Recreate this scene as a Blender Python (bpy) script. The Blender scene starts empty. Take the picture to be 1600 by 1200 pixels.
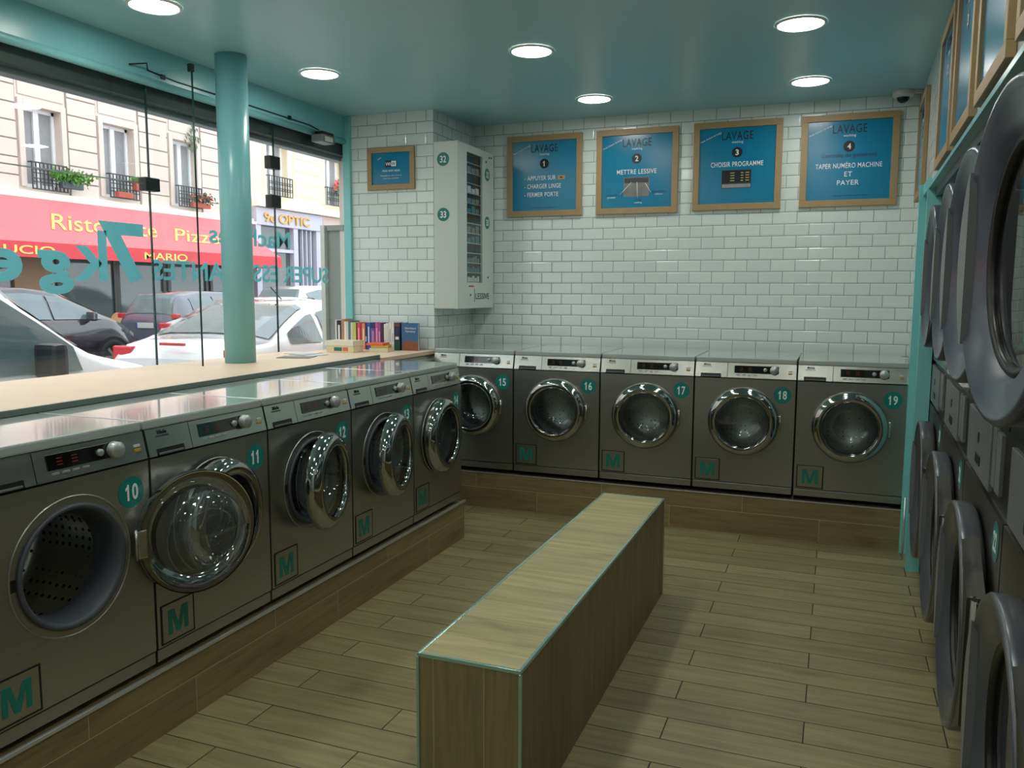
import bpy, bmesh, math, random
from mathutils import Vector, Matrix, Euler
random.seed(7)
SC = bpy.context.scene
PI = math.pi

# ------------------------------------------------------------------ camera
CAM = Vector((2.6867, -5.8930, 1.4844))
right = Vector((0.93146409, 0.36380881, 0.0042194))
up = Vector((-0.04464232, 0.10277344, 0.99370251))
fwd = Vector((-0.36108408, 0.92578657, -0.11197104))
cd = bpy.data.cameras.new('camera')
cam = bpy.data.objects.new('camera', cd)
SC.collection.objects.link(cam)
m = Matrix((right, up, -fwd)).transposed().to_4x4()
m.translation = CAM
cam.matrix_world = m
cd.sensor_width = 36.0
cd.lens = 1288.5 / 1600.0 * 36.0
cd.clip_start = 0.02
cd.clip_end = 300
SC.camera = cam

# ------------------------------------------------------------------ world, exposure
SC.view_settings.view_transform = 'Standard'
SC.view_settings.look = 'None'
SC.view_settings.gamma = 1.0
SC.view_settings.use_curve_mapping = False
SC.view_settings.exposure = 0.0
w = bpy.data.worlds.new('overcast_sky')
SC.world = w
w.use_nodes = True
wn = w.node_tree.nodes
wn['Background'].inputs[0].default_value = (0.90, 0.95, 1.0, 1)
wn['Background'].inputs[1].default_value = 3.0
LAMP_STRENGTH = 44.0
LAMP_COLOR = (1.0, 0.99, 0.90)

H = 2.725      # ceiling height
GX = -0.68     # shop window plane
ST = -0.10     # street level
FX = -15.0     # facade across the street

# ------------------------------------------------------------------ materials
MATS = {}
def lin(c):
    return tuple(((x/255.0)/12.92 if x/255.0 <= 0.04045 else ((x/255.0+0.055)/1.055)**2.4) for x in c) + (1.0,)

def mat(name, rgb, rough=0.5, metal=0.0, coat=0.0, spec=0.5, noise=None, bump=None, emit=None, tint=0.08):
    """rgb is sRGB 0..255. noise=(scale, amount) mottles the colour; bump=(scale, strength)."""
    if name in MATS: return MATS[name]
    M = bpy.data.materials.new(name); M.use_nodes = True
    nt = M.node_tree; b = nt.nodes['Principled BSDF']
    col = lin(rgb)
    b.inputs['Base Color'].default_value = col
    b.inputs['Roughness'].default_value = rough
    b.inputs['Metallic'].default_value = metal
    b.inputs['Specular IOR Level'].default_value = spec
    if coat: b.inputs['Coat Weight'].default_value = coat; b.inputs['Coat Roughness'].default_value = 0.05
    if emit:
        b.inputs['Emission Color'].default_value = (*emit[0], 1); b.inputs['Emission Strength'].default_value = emit[1]
    tc = nt.nodes.new('ShaderNodeTexCoord')
    n = nt.nodes.new('ShaderNodeTexNoise'); n.inputs['Scale'].default_value = noise[0] if noise else 6.0
    n.inputs['Detail'].default_value = 4
    nt.links.new(tc.outputs['Object'], n.inputs['Vector'])
    amt = noise[1] if noise else tint*0.5
    r = nt.nodes.new('ShaderNodeMapRange')
    r.inputs['To Min'].default_value = 1-amt; r.inputs['To Max'].default_value = 1+amt
    nt.links.new(n.outputs['Fac'], r.inputs['Value'])
    mx = nt.nodes.new('ShaderNodeVectorMath'); mx.operation = 'SCALE'
    mx.inputs[0].default_value = col[:3]
    nt.links.new(r.outputs['Result'], mx.inputs['Scale'])
    nt.links.new(mx.outputs[0], b.inputs['Base Color'])
    if bump:
        n2 = nt.nodes.new('ShaderNodeTexNoise'); n2.inputs['Scale'].default_value = bump[0]
        nt.links.new(tc.outputs['Object'], n2.inputs['Vector'])
        bp = nt.nodes.new('ShaderNodeBump'); bp.inputs['Strength'].default_value = bump[1]; bp.inputs['Distance'].default_value = 0.01
        nt.links.new(n2.outputs['Fac'], bp.inputs['Height']); nt.links.new(bp.outputs[0], b.inputs['Normal'])
    MATS[name] = M
    return M

def brushed(name, rgb, rough=0.3, axis=0, metal=1.0, streak=0.12):
    if name in MATS: return MATS[name]
    M = bpy.data.materials.new(name); M.use_nodes = True
    nt = M.node_tree; b = nt.nodes['Principled BSDF']; col = lin(rgb)
    b.inputs['Metallic'].default_value = metal
    tc = nt.nodes.new('ShaderNodeTexCoord'); mp = nt.nodes.new('ShaderNodeMapping')
    s = [260, 260, 260]; s[axis] = 3
    mp.inputs['Scale'].default_value = s
    n = nt.nodes.new('ShaderNodeTexNoise'); n.inputs['Scale'].default_value = 1.0; n.inputs['Detail'].default_value = 3
    nt.links.new(tc.outputs['Object'], mp.inputs[0]); nt.links.new(mp.outputs[0], n.inputs['Vector'])
    r = nt.nodes.new('ShaderNodeMapRange'); r.inputs['To Min'].default_value = rough-0.06; r.inputs['To Max'].default_value = rough+0.08
    nt.links.new(n.outputs['Fac'], r.inputs['Value']); nt.links.new(r.outputs['Result'], b.inputs['Roughness'])
    r2 = nt.nodes.new('ShaderNodeMapRange'); r2.inputs['To Min'].default_value = 1-streak; r2.inputs['To Max'].default_value = 1+streak
    nt.links.new(n.outputs['Fac'], r2.inputs['Value'])
    mx = nt.nodes.new('ShaderNodeVectorMath'); mx.operation = 'SCALE'; mx.inputs[0].default_value = col[:3]
    nt.links.new(r2.outputs['Result'], mx.inputs['Scale']); nt.links.new(mx.outputs[0], b.inputs['Base Color'])
    b.inputs['Anisotropic'].default_value = 0.4
    MATS[name] = M
    return M

def glass_mat(name, tint=(1, 1, 1), refl=1.0, base=0.0, basecol=(0.02, 0.03, 0.03), rough=0.0):
    """thin pane: fresnel mix of clear transmission and mirror reflection"""
    if name in MATS: return MATS[name]
    M = bpy.data.materials.new(name); M.use_nodes = True
    nt = M.node_tree; nt.nodes.clear()
    out = nt.nodes.new('ShaderNodeOutputMaterial')
    tr = nt.nodes.new('ShaderNodeBsdfTransparent'); tr.inputs[0].default_value = (*tint, 1)
    gl = nt.nodes.new('ShaderNodeBsdfGlossy'); gl.inputs['Roughness'].default_value = rough
    lw = nt.nodes.new('ShaderNodeLayerWeight'); lw.inputs[0].default_value = 0.5
    pw_ = nt.nodes.new('ShaderNodeMath'); pw_.operation = 'POWER'; pw_.inputs[1].default_value = 5.0
    nt.links.new(lw.outputs['Facing'], pw_.inputs[0])
    mu = nt.nodes.new('ShaderNodeMath'); mu.operation = 'MULTIPLY_ADD'; mu.inputs[1].default_value = 0.9*min(refl, 1.0); mu.inputs[2].default_value = 0.035*refl; mu.use_clamp = True
    nt.links.new(pw_.outputs[0], mu.inputs[0])
    src = tr
    if base > 0:
        df = nt.nodes.new('ShaderNodeBsdfDiffuse'); df.inputs[0].default_value = (*basecol, 1)
        mx0 = nt.nodes.new('ShaderNodeMixShader'); mx0.inputs[0].default_value = base
        nt.links.new(tr.outputs[0], mx0.inputs[1]); nt.links.new(df.outputs[0], mx0.inputs[2]); src = mx0
    mx = nt.nodes.new('ShaderNodeMixShader')
    nt.links.new(mu.outputs[0], mx.inputs[0]); nt.links.new(src.outputs[0], mx.inputs[1]); nt.links.new(gl.outputs[0], mx.inputs[2])
    nt.links.new(mx.outputs[0], out.inputs[0])
    MATS[name] = M
    return M

def brick_mat(name, ax_u, u0, v0, bw, rh, mortar, c1, c2, cm, rough, bevel=0.0, ax_v='Z', wood=False, grain='u', coat=0.0, spec=0.5, rough_m=0.7, vary=0.0):
    """tiles laid in world metres; rows stacked along ax_v, joints along ax_u"""
    if name in MATS: return MATS[name]
    M = bpy.data.materials.new(name); M.use_nodes = True
    nt = M.node_tree; b = nt.nodes['Principled BSDF']; N = nt.nodes.new; L = nt.links.new
    geo = N('ShaderNodeNewGeometry'); sep = N('ShaderNodeSeparateXYZ'); L(geo.outputs['Position'], sep.inputs[0])
    def off(sock, v):
        a = N('ShaderNodeMath'); a.operation = 'ADD'; a.inputs[1].default_value = v; L(sock, a.inputs[0]); return a.outputs[0]
    u = off(sep.outputs[ax_u], u0); v = off(sep.outputs[ax_v], v0)
    cb = N('ShaderNodeCombineXYZ'); L(u, cb.inputs[0]); L(v, cb.inputs[1])
    bt = N('ShaderNodeTexBrick')
    bt.offset = 0.5; bt.offset_frequency = 2; bt.squash = 1.0
    bt.inputs['Scale'].default_value = 1.0
    bt.inputs['Brick Width'].default_value = bw; bt.inputs['Row Height'].default_value = rh
    bt.inputs['Mortar Size'].default_value = mortar; bt.inputs['Mortar Smooth'].default_value = 0.1
    bt.inputs['Bias'].default_value = 0.0
    bt.inputs['Color1'].default_value = lin(c1); bt.inputs['Color2'].default_value = lin(c2); bt.inputs['Mortar'].default_value = lin(cm)
    L(cb.outputs[0], bt.inputs['Vector'])
    col = bt.outputs['Color']
    if wood:
        mp = N('ShaderNodeMapping'); mp.inputs['Scale'].default_value = (1.6, 22, 1)
        L(cb.outputs[0], mp.inputs[0])
        # shift the grain from plank to plank
        bw2 = N('ShaderNodeTexBrick'); bw2.offset = 0.5; bw2.offset_frequency = 2
        for k in ('Scale', 'Brick Width', 'Row Height', 'Mortar Size'): bw2.inputs[k].default_value = bt.inputs[k].default_value
        bw2.inputs['Color1'].default_value = (0, 0, 0, 1); bw2.inputs['Color2'].default_value = (1, 1, 1, 1)
        L(cb.outputs[0], bw2.inputs['Vector'])
        ad = N('ShaderNodeVectorMath'); ad.operation = 'MULTIPLY_ADD'; ad.inputs[1].default_value = (37, 11, 23)
        L(bw2.outputs['Color'], ad.inputs[0]); L(mp.outputs[0], ad.inputs[2])
        n = N('ShaderNodeTexNoise'); n.inputs['Scale'].default_value = 1.5; n.inputs['Detail'].default_value = 7; n.inputs['Roughness'].default_value = 0.62; n.inputs['Distortion'].default_value = 0.6
        L(ad.outputs[0], n.inputs['Vector'])
        r = N('ShaderNodeMapRange'); r.inputs['From Min'].default_value = 0.32; r.inputs['From Max'].default_value = 0.66
        r.inputs['To Min'].default_value = 0.74; r.inputs['To Max'].default_value = 1.16
        L(n.outputs['Fac'], r.inputs['Value'])
        # a few knots and dark smudges
        mp3 = N('ShaderNodeMapping'); mp3.inputs['Scale'].default_value = (3, 9, 1); L(cb.outputs[0], mp3.inputs[0])
        n3 = N('ShaderNodeTexNoise'); n3.inputs['Scale'].default_value = 1.0; n3.inputs['Detail'].default_value = 3; L(mp3.outputs[0], n3.inputs['Vector'])
        r3 = N('ShaderNodeMapRange'); r3.inputs['From Min'].default_value = 0.60; r3.inputs['From Max'].default_value = 0.75
        r3.inputs['To Min'].default_value = 1.0; r3.inputs['To Max'].default_value = 0.72; L(n3.outputs['Fac'], r3.inputs['Value'])
        mm = N('ShaderNodeMath'); mm.operation = 'MULTIPLY'; L(r.outputs[0], mm.inputs[0]); L(r3.outputs[0], mm.inputs[1])
        sc_ = N('ShaderNodeVectorMath'); sc_.operation = 'SCALE'; L(col, sc_.inputs[0]); L(mm.outputs[0], sc_.inputs['Scale'])
        mix = N('ShaderNodeMix'); mix.data_type = 'RGBA'; L(bt.outputs['Fac'], mix.inputs['Factor'])
        L(sc_.outputs[0], mix.inputs[6]); mix.inputs[7].default_value = lin(cm)
        col = mix.outputs[2]
    L(col, b.inputs['Base Color'])
    rr = N('ShaderNodeMapRange'); rr.inputs['To Min'].default_value = rough; rr.inputs['To Max'].default_value = rough_m
    L(bt.outputs['Fac'], rr.inputs['Value']); L(rr.outputs[0], b.inputs['Roughness'])
    b.inputs['Specular IOR Level'].default_value = spec
    # height: wide smooth edge for bevelled tiles
    bh = N('ShaderNodeTexBrick'); bh.offset = 0.5; bh.offset_frequency = 2
    for k in ('Scale', 'Brick Width', 'Row Height'): bh.inputs[k].default_value = bt.inputs[k].default_value
    bh.inputs['Mortar Size'].default_value = max(mortar, bevel); bh.inputs['Mortar Smooth'].default_value = 1.0
    L(cb.outputs[0], bh.inputs['Vector'])
    inv = N('ShaderNodeMath'); inv.operation = 'SUBTRACT'; inv.inputs[0].default_value = 1.0; L(bh.outputs['Fac'], inv.inputs[1])
    hgt = inv.outputs[0]
    if bevel:
        nn = N('ShaderNodeTexNoise'); nn.inputs['Scale'].default_value = 9.0; L(cb.outputs[0], nn.inputs['Vector'])
        ma = N('ShaderNodeMath'); ma.operation = 'MULTIPLY_ADD'; ma.inputs[1].default_value = 0.35; L(nn.outputs['Fac'], ma.inputs[0]); L(hgt, ma.inputs[2]); hgt = ma.outputs[0]
    bp = N('ShaderNodeBump'); bp.inputs['Strength'].default_value = 0.6; bp.inputs['Distance'].default_value = 0.003
    L(hgt, bp.inputs['Height']); L(bp.outputs[0], b.inputs['Normal'])
    MATS[name] = M
    return M

BW, RH = 0.1564, 0.079
WT1, WT2, WTM = (222, 232, 230), (214, 226, 224), (98, 120, 120)
TILE_X = brick_mat('white_metro_tile_x', 'X', -0.467+BW/2, -2.650+RH*100, BW, RH, 0.0016, WT1, WT2, WTM, 0.12, bevel=0.010, spec=0.5)
TILE_Y = brick_mat('white_metro_tile_y', 'Y', 0.03+BW*100, -2.650+RH*100, BW, RH, 0.0016, WT1, WT2, WTM, 0.12, bevel=0.010, spec=0.5)
WD1, WD2, WDM = (152, 144, 106), (137, 128, 92), (48, 42, 30)
FLOOR = brick_mat('wood_look_floor_tile', 'X', -2.204+0.892/2+0.892*10, 1.813+0.147*100, 0.892, 0.147, 0.0022, WD1, WD2, WDM, 0.42, ax_v='Y', wood=True, spec=0.45)
PD1, PD2, PDM = (142, 126, 88), (130, 114, 78), (178, 165, 130)
PL_Y = brick_mat('plinth_tile_y', 'Y', 3.276+0.892*0+0.892*10, 0.008, 0.892, 0.146, 0.0018, PD1, PD2, PDM, 0.45, wood=True)
PL_X = brick_mat('plinth_tile_x', 'X', -0.87+0.892/2+0.892*10+0.446, 0.008+0.146, 0.892, 0.146, 0.0018, PD1, PD2, PDM, 0.45, wood=True)
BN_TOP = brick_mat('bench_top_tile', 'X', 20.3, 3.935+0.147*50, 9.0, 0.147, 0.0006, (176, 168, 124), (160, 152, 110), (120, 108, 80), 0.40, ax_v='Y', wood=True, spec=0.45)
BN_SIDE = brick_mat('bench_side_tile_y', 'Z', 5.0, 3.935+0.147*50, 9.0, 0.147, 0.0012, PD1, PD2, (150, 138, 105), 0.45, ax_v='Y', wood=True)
BN_END = brick_mat('bench_side_tile_x', 'Z', 5.0, -1.645+0.149*50, 9.0, 0.153, 0.0014, (144, 132, 92), (134, 122, 84), PDM, 0.45, ax_v='X', wood=True)

CEIL = mat('teal_satin_ceiling_paint', (150, 198, 202), 0.32, spec=0.5, tint=0.02)
TEAL = mat('teal_gloss_paint', (132, 196, 200), 0.28, spec=0.5, tint=0.02)
TEALT = mat('teal_frame_paint', (130, 204, 202), 0.30, tint=0.02)
LETTER = mat('teal_vinyl_lettering', (160, 218, 222), 0.5, tint=0.01)
# the vinyl lets some daylight through
_nt = LETTER.node_tree; _pb = _nt.nodes['Principled BSDF']; _tl = _nt.nodes.new('ShaderNodeBsdfTranslucent'); _tl.inputs[0].default_value = lin((150, 214, 220))
_mx = _nt.nodes.new('ShaderNodeMixShader'); _mx.inputs[0].default_value = 0.7
_nt.links.new(_pb.outputs[0], _mx.inputs[1]); _nt.links.new(_tl.outputs[0], _mx.inputs[2]); _nt.links.new(_mx.outputs[0], _nt.nodes['Material Output'].inputs[0])
STICK = mat('teal_sticker', (0, 120, 112), 0.4, tint=0.01)
STICKD = mat('teal_stencil', (10, 118, 104), 0.5, tint=0.05)
WHITE = mat('white_print', (236, 240, 240), 0.5)
BLACKP = mat('black_print', (12, 16, 30), 0.5)
STEEL = brushed('brushed_steel_front', (166, 167, 163), 0.31, axis=0, metal=0.93)
STEELF = brushed('brushed_steel_fascia', (184, 186, 179), 0.22, axis=0, metal=0.95)
STEELD = brushed('brushed_steel_dark', (112, 112, 108), 0.38, axis=0)
CHROME = mat('chrome', (168, 170, 168), 0.07, metal=1.0, tint=0.0)
CHROMED = mat('dark_chrome', (112, 114, 114), 0.12, metal=1.0, tint=0.0)
LIDM = mat('polished_grey_lid', (172, 182, 178), 0.16, metal=0.0, spec=0.8, coat=0.8, tint=0.02)
BLK = mat('black_plastic', (16, 17, 18), 0.35)
DISP = mat('black_gloss_display', (10, 9, 9), 0.08, coat=0.5)
RUB = mat('dark_grey_rubber', (70, 76, 84), 0.45)
SHAD = mat('dark_cavity', (14, 14, 14), 0.8)
KNOB = mat('silver_dial', (190, 194, 196), 0.3, metal=0.6)
GREYP = mat('grey_plastic', (112, 116, 118), 0.38)
GREYD = mat('slate_grey_plastic', (72, 79, 92), 0.28, spec=0.5)
GOLD = mat('yellow_button', (196, 150, 60), 0.4)
ALU = mat('aluminium_trim', (214, 220, 222), 0.32, metal=0.8)
OAK = mat('pale_oak_frame', (164, 138, 98), 0.5, noise=(14, 0.12))
POSTER = mat('blue_poster_print', (0, 124, 164), 0.22, spec=0.5, tint=0.02)
LEDGE = mat('pale_wood_ledge', (230, 204, 178), 0.45, noise=(5, 0.07))
LEDGEF = mat('ledge_grey_edge', (96, 110, 106), 0.4)
WPAINT = mat('off_white_paint', (205, 214, 210), 0.4, tint=0.02)
CAMW = mat('white_plastic', (210, 212, 208), 0.35)
PANE = glass_mat('window_glass', (0.97, 0.985, 0.98), refl=1.0)
DGLASS = glass_mat('door_glass', (0.85, 0.9, 0.9), refl=1.8)
BOWL = glass_mat('door_bowl_glass', (0.88, 0.9, 0.92), refl=2.2, base=0.06, basecol=(0.5, 0.55, 0.55))
EDGE = mat('dark_glass_edge', (22, 60, 56), 0.2)
STONE = mat('pale_limestone', (214, 200, 190), 0.8, noise=(2, 0.06))
STONEJ = mat('limestone_joint', (150, 138, 130), 0.8)
CREAM = mat('cream_render', (240, 224, 190), 0.8, noise=(1, 0.03))
CREAMT = mat('cream_trim', (244, 236, 214), 0.7)
WIN_W = mat('white_window_paint', (238, 240, 242), 0.5)
CURT = mat('grey_net_curtain', (146, 146, 148), 0.7, noise=(8, 0.2))
IRON = mat('black_wrought_iron', (52, 52, 56), 0.5)
LEAF = mat('green_leaves', (96, 150, 62), 0.7, noise=(20, 0.3))
LEAFD = mat('dull_green_leaves', (92, 110, 80), 0.7, noise=(20, 0.3))
FLOWER = mat('red_flowers', (226, 92, 90), 0.6, noise=(20, 0.2))
TERRA = mat('terracotta_trough', (170, 84, 66), 0.7)
TROUGH = mat('slate_trough', (74, 86, 92), 0.6)
AWN = mat('red_awning_canvas', (232, 112, 118), 0.75, noise=(2, 0.03))
AWNV = mat('deep_red_valance', (216, 64, 74), 0.75)
YEL = mat('yellow_lettering', (240, 214, 110), 0.6)
GOLDL = mat('gold_lettering', (206, 164, 84), 0.45)
LAV = mat('lavender_shopfront_paint', (190, 186, 204), 0.5)
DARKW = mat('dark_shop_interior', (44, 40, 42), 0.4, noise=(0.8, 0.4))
WOODP = mat('brown_wood_panel', (150, 112, 74), 0.5, noise=(3, 0.2))
SHOPG = mat('shop_window_glass', (70, 84, 88), 0.06, spec=0.9, noise=(0.5, 0.35))
PINK = mat('pinkish_fascia', (206, 180, 172), 0.6)
ASPH = mat('asphalt', (92, 92, 96), 0.85, noise=(30, 0.15), bump=(200, 0.3))
PAVE = mat('grey_pavement', (150, 148, 144), 0.85, noise=(10, 0.08))
CAR_W = mat('white_car_paint', (236, 238, 242), 0.18, coat=1.0, tint=0.01)
CAR_B = mat('black_car_paint', (44, 42, 50), 0.15, coat=1.0, tint=0.01)
CAR_G = mat('grey_car_paint', (96, 100, 116), 0.2, coat=1.0, tint=0.01)
CAR_S = mat('silver_car_paint', (206, 210, 218), 0.2, metal=0.3, coat=1.0, tint=0.01)
CARGL = mat('tinted_car_glass', (92, 112, 116), 0.04, spec=1.0, noise=(2.2, 0.45))
TYRE = mat('tyre_rubber', (26, 26, 28), 0.8)
ALLOY = mat('alloy_wheel', (176, 178, 182), 0.3, metal=0.7)
TAILR = mat('red_tail_lamp', (214, 40, 56), 0.15, coat=0.8)
PLATEB = mat('blue_plate_band', (40, 70, 160), 0.4)
CANE = mat('wicker_cane', (176, 132, 88), 0.6, noise=(30, 0.2))
JAMB = mat('grey_metal_panel', (138, 138, 132), 0.4, noise=(2, 0.06))
JAMBL = mat('pale_metal_edge', (196, 196, 186), 0.35)
DBAND = mat('dark_shutter_box', (40, 52, 50), 0.6)
GBAND = mat('grey_shutter_rail', (140, 146, 148), 0.4, metal=0.3)

# ------------------------------------------------------------------ mesh helpers
COL = SC.collection
class MB:
    """collects shapes into one mesh"""
    def __init__(s): s.bm = bmesh.new()
    def face(s, pts):
        vs = [s.bm.verts.new(p) for p in pts]
        return s.bm.faces.new(vs)
    def box(s, x0, x1, y0, y1, z0, z1, bev=0.0):
        c = bmesh.ops.create_cube(s.bm, size=1.0)
        vs = c['verts']
        for v in vs:
            v.co = Vector(((x0+x1)/2+v.co.x*(x1-x0), (y0+y1)/2+v.co.y*(y1-y0), (z0+z1)/2+v.co.z*(z1-z0)))
        if bev > 0:
            es = list({e for v in vs for e in v.link_edges})
            bmesh.ops.bevel(s.bm, geom=es, offset=bev, segments=2, affect='EDGES', profile=0.6)
        return s
    def prism(s, poly, axis, a, b):
        """poly: list of 2-D points; extruded along axis from a to b. axis 'x': (y,z); 'y': (x,z); 'z': (x,y)"""
        def P(p, t):
            if axis == 'x': return (t, p[0], p[1])
            if axis == 'y': return (p[0], t, p[1])
            return (p[0], p[1], t)
        A = [s.bm.verts.new(P(p, a)) for p in poly]; B = [s.bm.verts.new(P(p, b)) for p in poly]
        n = len(poly)
        s.bm.faces.new(A); s.bm.faces.new(B[::-1])
        for i in range(n):
            s.bm.faces.new((A[i], B[i], B[(i+1) % n], A[(i+1) % n]))
        return s
    def cyl(s, c, axis, r, h, seg=32, r2=None, cap=True):
        r2 = r if r2 is None else r2
        ax = {'x': Vector((1, 0, 0)), 'y': Vector((0, 1, 0)), 'z': Vector((0, 0, 1))}[axis] if isinstance(axis, str) else Vector(axis).normalized()
        q = ax.to_track_quat('Z', 'Y'); c = Vector(c)
        A = []; B = []
        for i in range(seg):
            a = 2*PI*i/seg
            d = Vector((math.cos(a), math.sin(a), 0))
            A.append(s.bm.verts.new(c + q @ (d*r))); B.append(s.bm.verts.new(c + q @ (d*r2 + Vector((0, 0, h)))))
        for i in range(seg):
            f = s.bm.faces.new((A[i], A[(i+1) % seg], B[(i+1) % seg], B[i])); f.smooth = True
        if cap:
            s.bm.faces.new(A[::-1]); s.bm.faces.new(B)
        return s
    def lathe(s, c, prof, axis='y', seg=48, a0=0.0, a1=2*PI, closed=False):
        """prof: list of (radius, offset along axis)"""
        full = abs(a1-a0-2*PI) < 1e-6
        n = seg if full else seg+1
        c = Vector(c); rings = []
        pts = prof
        for i in range(n):
            a = a0+(a1-a0)*i/seg
            ring = []
            for (r, t) in pts:
                if axis == 'y': p = Vector((r*math.cos(a), t, r*math.sin(a)))
                elif axis == 'z': p = Vector((r*math.cos(a), r*math.sin(a), t))
                else: p = Vector((t, r*math.cos(a), r*math.sin(a)))
                ring.append(s.bm.verts.new(c+p))
            rings.append(ring)
        m_ = len(pts)
        for i in range(n if full else n-1):
            R0 = rings[i]; R1 = rings[(i+1) % n]
            for j in range(m_ if closed else m_-1):
                k = (j+1) % m_
                try:
                    f = s.bm.faces.new((R0[j], R0[k], R1[k], R1[j])); f.smooth = True
                except ValueError: pass
        return s
    def torus(s, c, R, r, axis='y', seg=48, tube=10):
        prof = [(R+r*math.cos(2*PI*k/tube), r*math.sin(2*PI*k/tube)) for k in range(tube)]
        return s.lathe(c, prof, axis, seg, closed=True)
    def tube(s, pts, r, seg=8):
        pts = [Vector(p) for p in pts]; rings = []
        for i, p in enumerate(pts):
            d = (pts[min(i+1, len(pts)-1)]-pts[max(i-1, 0)]).normalized()
            q = d.to_track_quat('Z', 'Y')
            rings.append([s.bm.verts.new(p + q @ Vector((r*math.cos(2*PI*k/seg), r*math.sin(2*PI*k/seg), 0))) for k in range(seg)])
        for a, b in zip(rings, rings[1:]):
            for k in range(seg):
                f = s.bm.faces.new((a[k], a[(k+1) % seg], b[(k+1) % seg], b[k])); f.smooth = True
        s.bm.faces.new(rings[0][::-1]); s.bm.faces.new(rings[-1])
        return s
    def disc(s, c, r, seg=40, axis='y', thick=0.001):
        c = Vector(c)
        if axis == 'y': c = c - Vector((0, thick, 0))
        return s.cyl(c, axis, r, thick, seg)
    def sphere(s, c, r, sc=(1, 1, 1), u=16, v=10):
        o = bmesh.ops.create_uvsphere(s.bm, u_segments=u, v_segments=v, radius=r)
        for vv in o['verts']:
            vv.co = Vector((c[0]+vv.co.x*sc[0], c[1]+vv.co.y*sc[1], c[2]+vv.co.z*sc[2]))
        for f in {f for vv in o['verts'] for f in vv.link_faces}: f.smooth = True
        return s
    def clean(s, keep=False):
        bmesh.ops.recalc_face_normals(s.bm, faces=s.bm.faces[:])
        return s
    def build(s, name, material, parent=None, recalc=True, **kw):
        if recalc: s.clean()
        me = bpy.data.meshes.new(name)
        s.bm.to_mesh(me); s.bm.free()
        me.materials.append(material)
        o = bpy.data.objects.new(name, me); COL.objects.link(o)
        if parent: o.parent = parent
        for k, v in kw.items(): o[k] = v
        return o

def root(name, label, cat, loc=(0, 0, 0), rz=0.0, group=None, kind=None):
    o = bpy.data.objects.new(name, None); COL.objects.link(o)
    o.empty_display_size = 0.1
    o.location = loc; o.rotation_euler = (0, 0, rz)
    if label: o['label'] = label
    if cat: o['category'] = cat
    if group: o['group'] = group
    if kind: o['kind'] = kind
    return o
def tag(o, label, cat, group=None, kind=None):
    if label: o['label'] = label
    if cat: o['category'] = cat
    if group: o['group'] = group
    if kind: o['kind'] = kind
    return o
def struct(name, mb, material, parent=None):
    o = mb.build(name, material, parent)
    if not parent: o['kind'] = 'structure'
    return o
def copy_tree(o, parent=None):
    c = o.copy(); COL.objects.link(c)
    c.parent = parent
    if parent: c.matrix_parent_inverse = o.matrix_parent_inverse.copy()
    for ch in list(o.children): copy_tree(ch, c)
    return c
def child(o, name):
    for c in o.children:
        if c.name.split('.')[0] == name: return c

def text_mesh(s, size, bold=0.0, shear=0.0, width=None, ext=0.0006, align='CENTER', spacing=1.0, line=1.0):
    cu = bpy.data.curves.new('lettering', 'FONT')
    cu.body = s; cu.size = size; cu.offset = bold*size; cu.extrude = ext; cu.shear = shear
    cu.align_x = align; cu.space_character = spacing; cu.space_line = line; cu.resolution_u = 4
    ob = bpy.data.objects.new('lettering', cu); COL.objects.link(ob)
    dg = bpy.context.evaluated_depsgraph_get(); dg.update()
    me = bpy.data.meshes.new_from_object(ob.evaluated_get(dg))
    bpy.data.objects.remove(ob); bpy.data.curves.remove(cu)
    me.materials.clear()
    if width and len(me.vertices):
        xs = [v.co.x for v in me.vertices]; f = width/(max(xs)-min(xs)); c0 = (max(xs)+min(xs))/2 if align == 'CENTER' else (min(xs) if align == 'LEFT' else max(xs))
        for v in me.vertices: v.co.x = (v.co.x-c0)*f + (0 if align == 'CENTER' else 0)
    return me
def text(name, s, size, material, parent, loc, rot=(PI/2, 0, 0), **kw):
    """upright lettering facing local -y by default"""
    me = text_mesh(s, size, **kw); me.materials.append(material)
    o = bpy.data.objects.new(name, me); COL.objects.link(o)
    o.location = loc; o.rotation_euler = rot
    if parent: o.parent = parent
    return o

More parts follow.
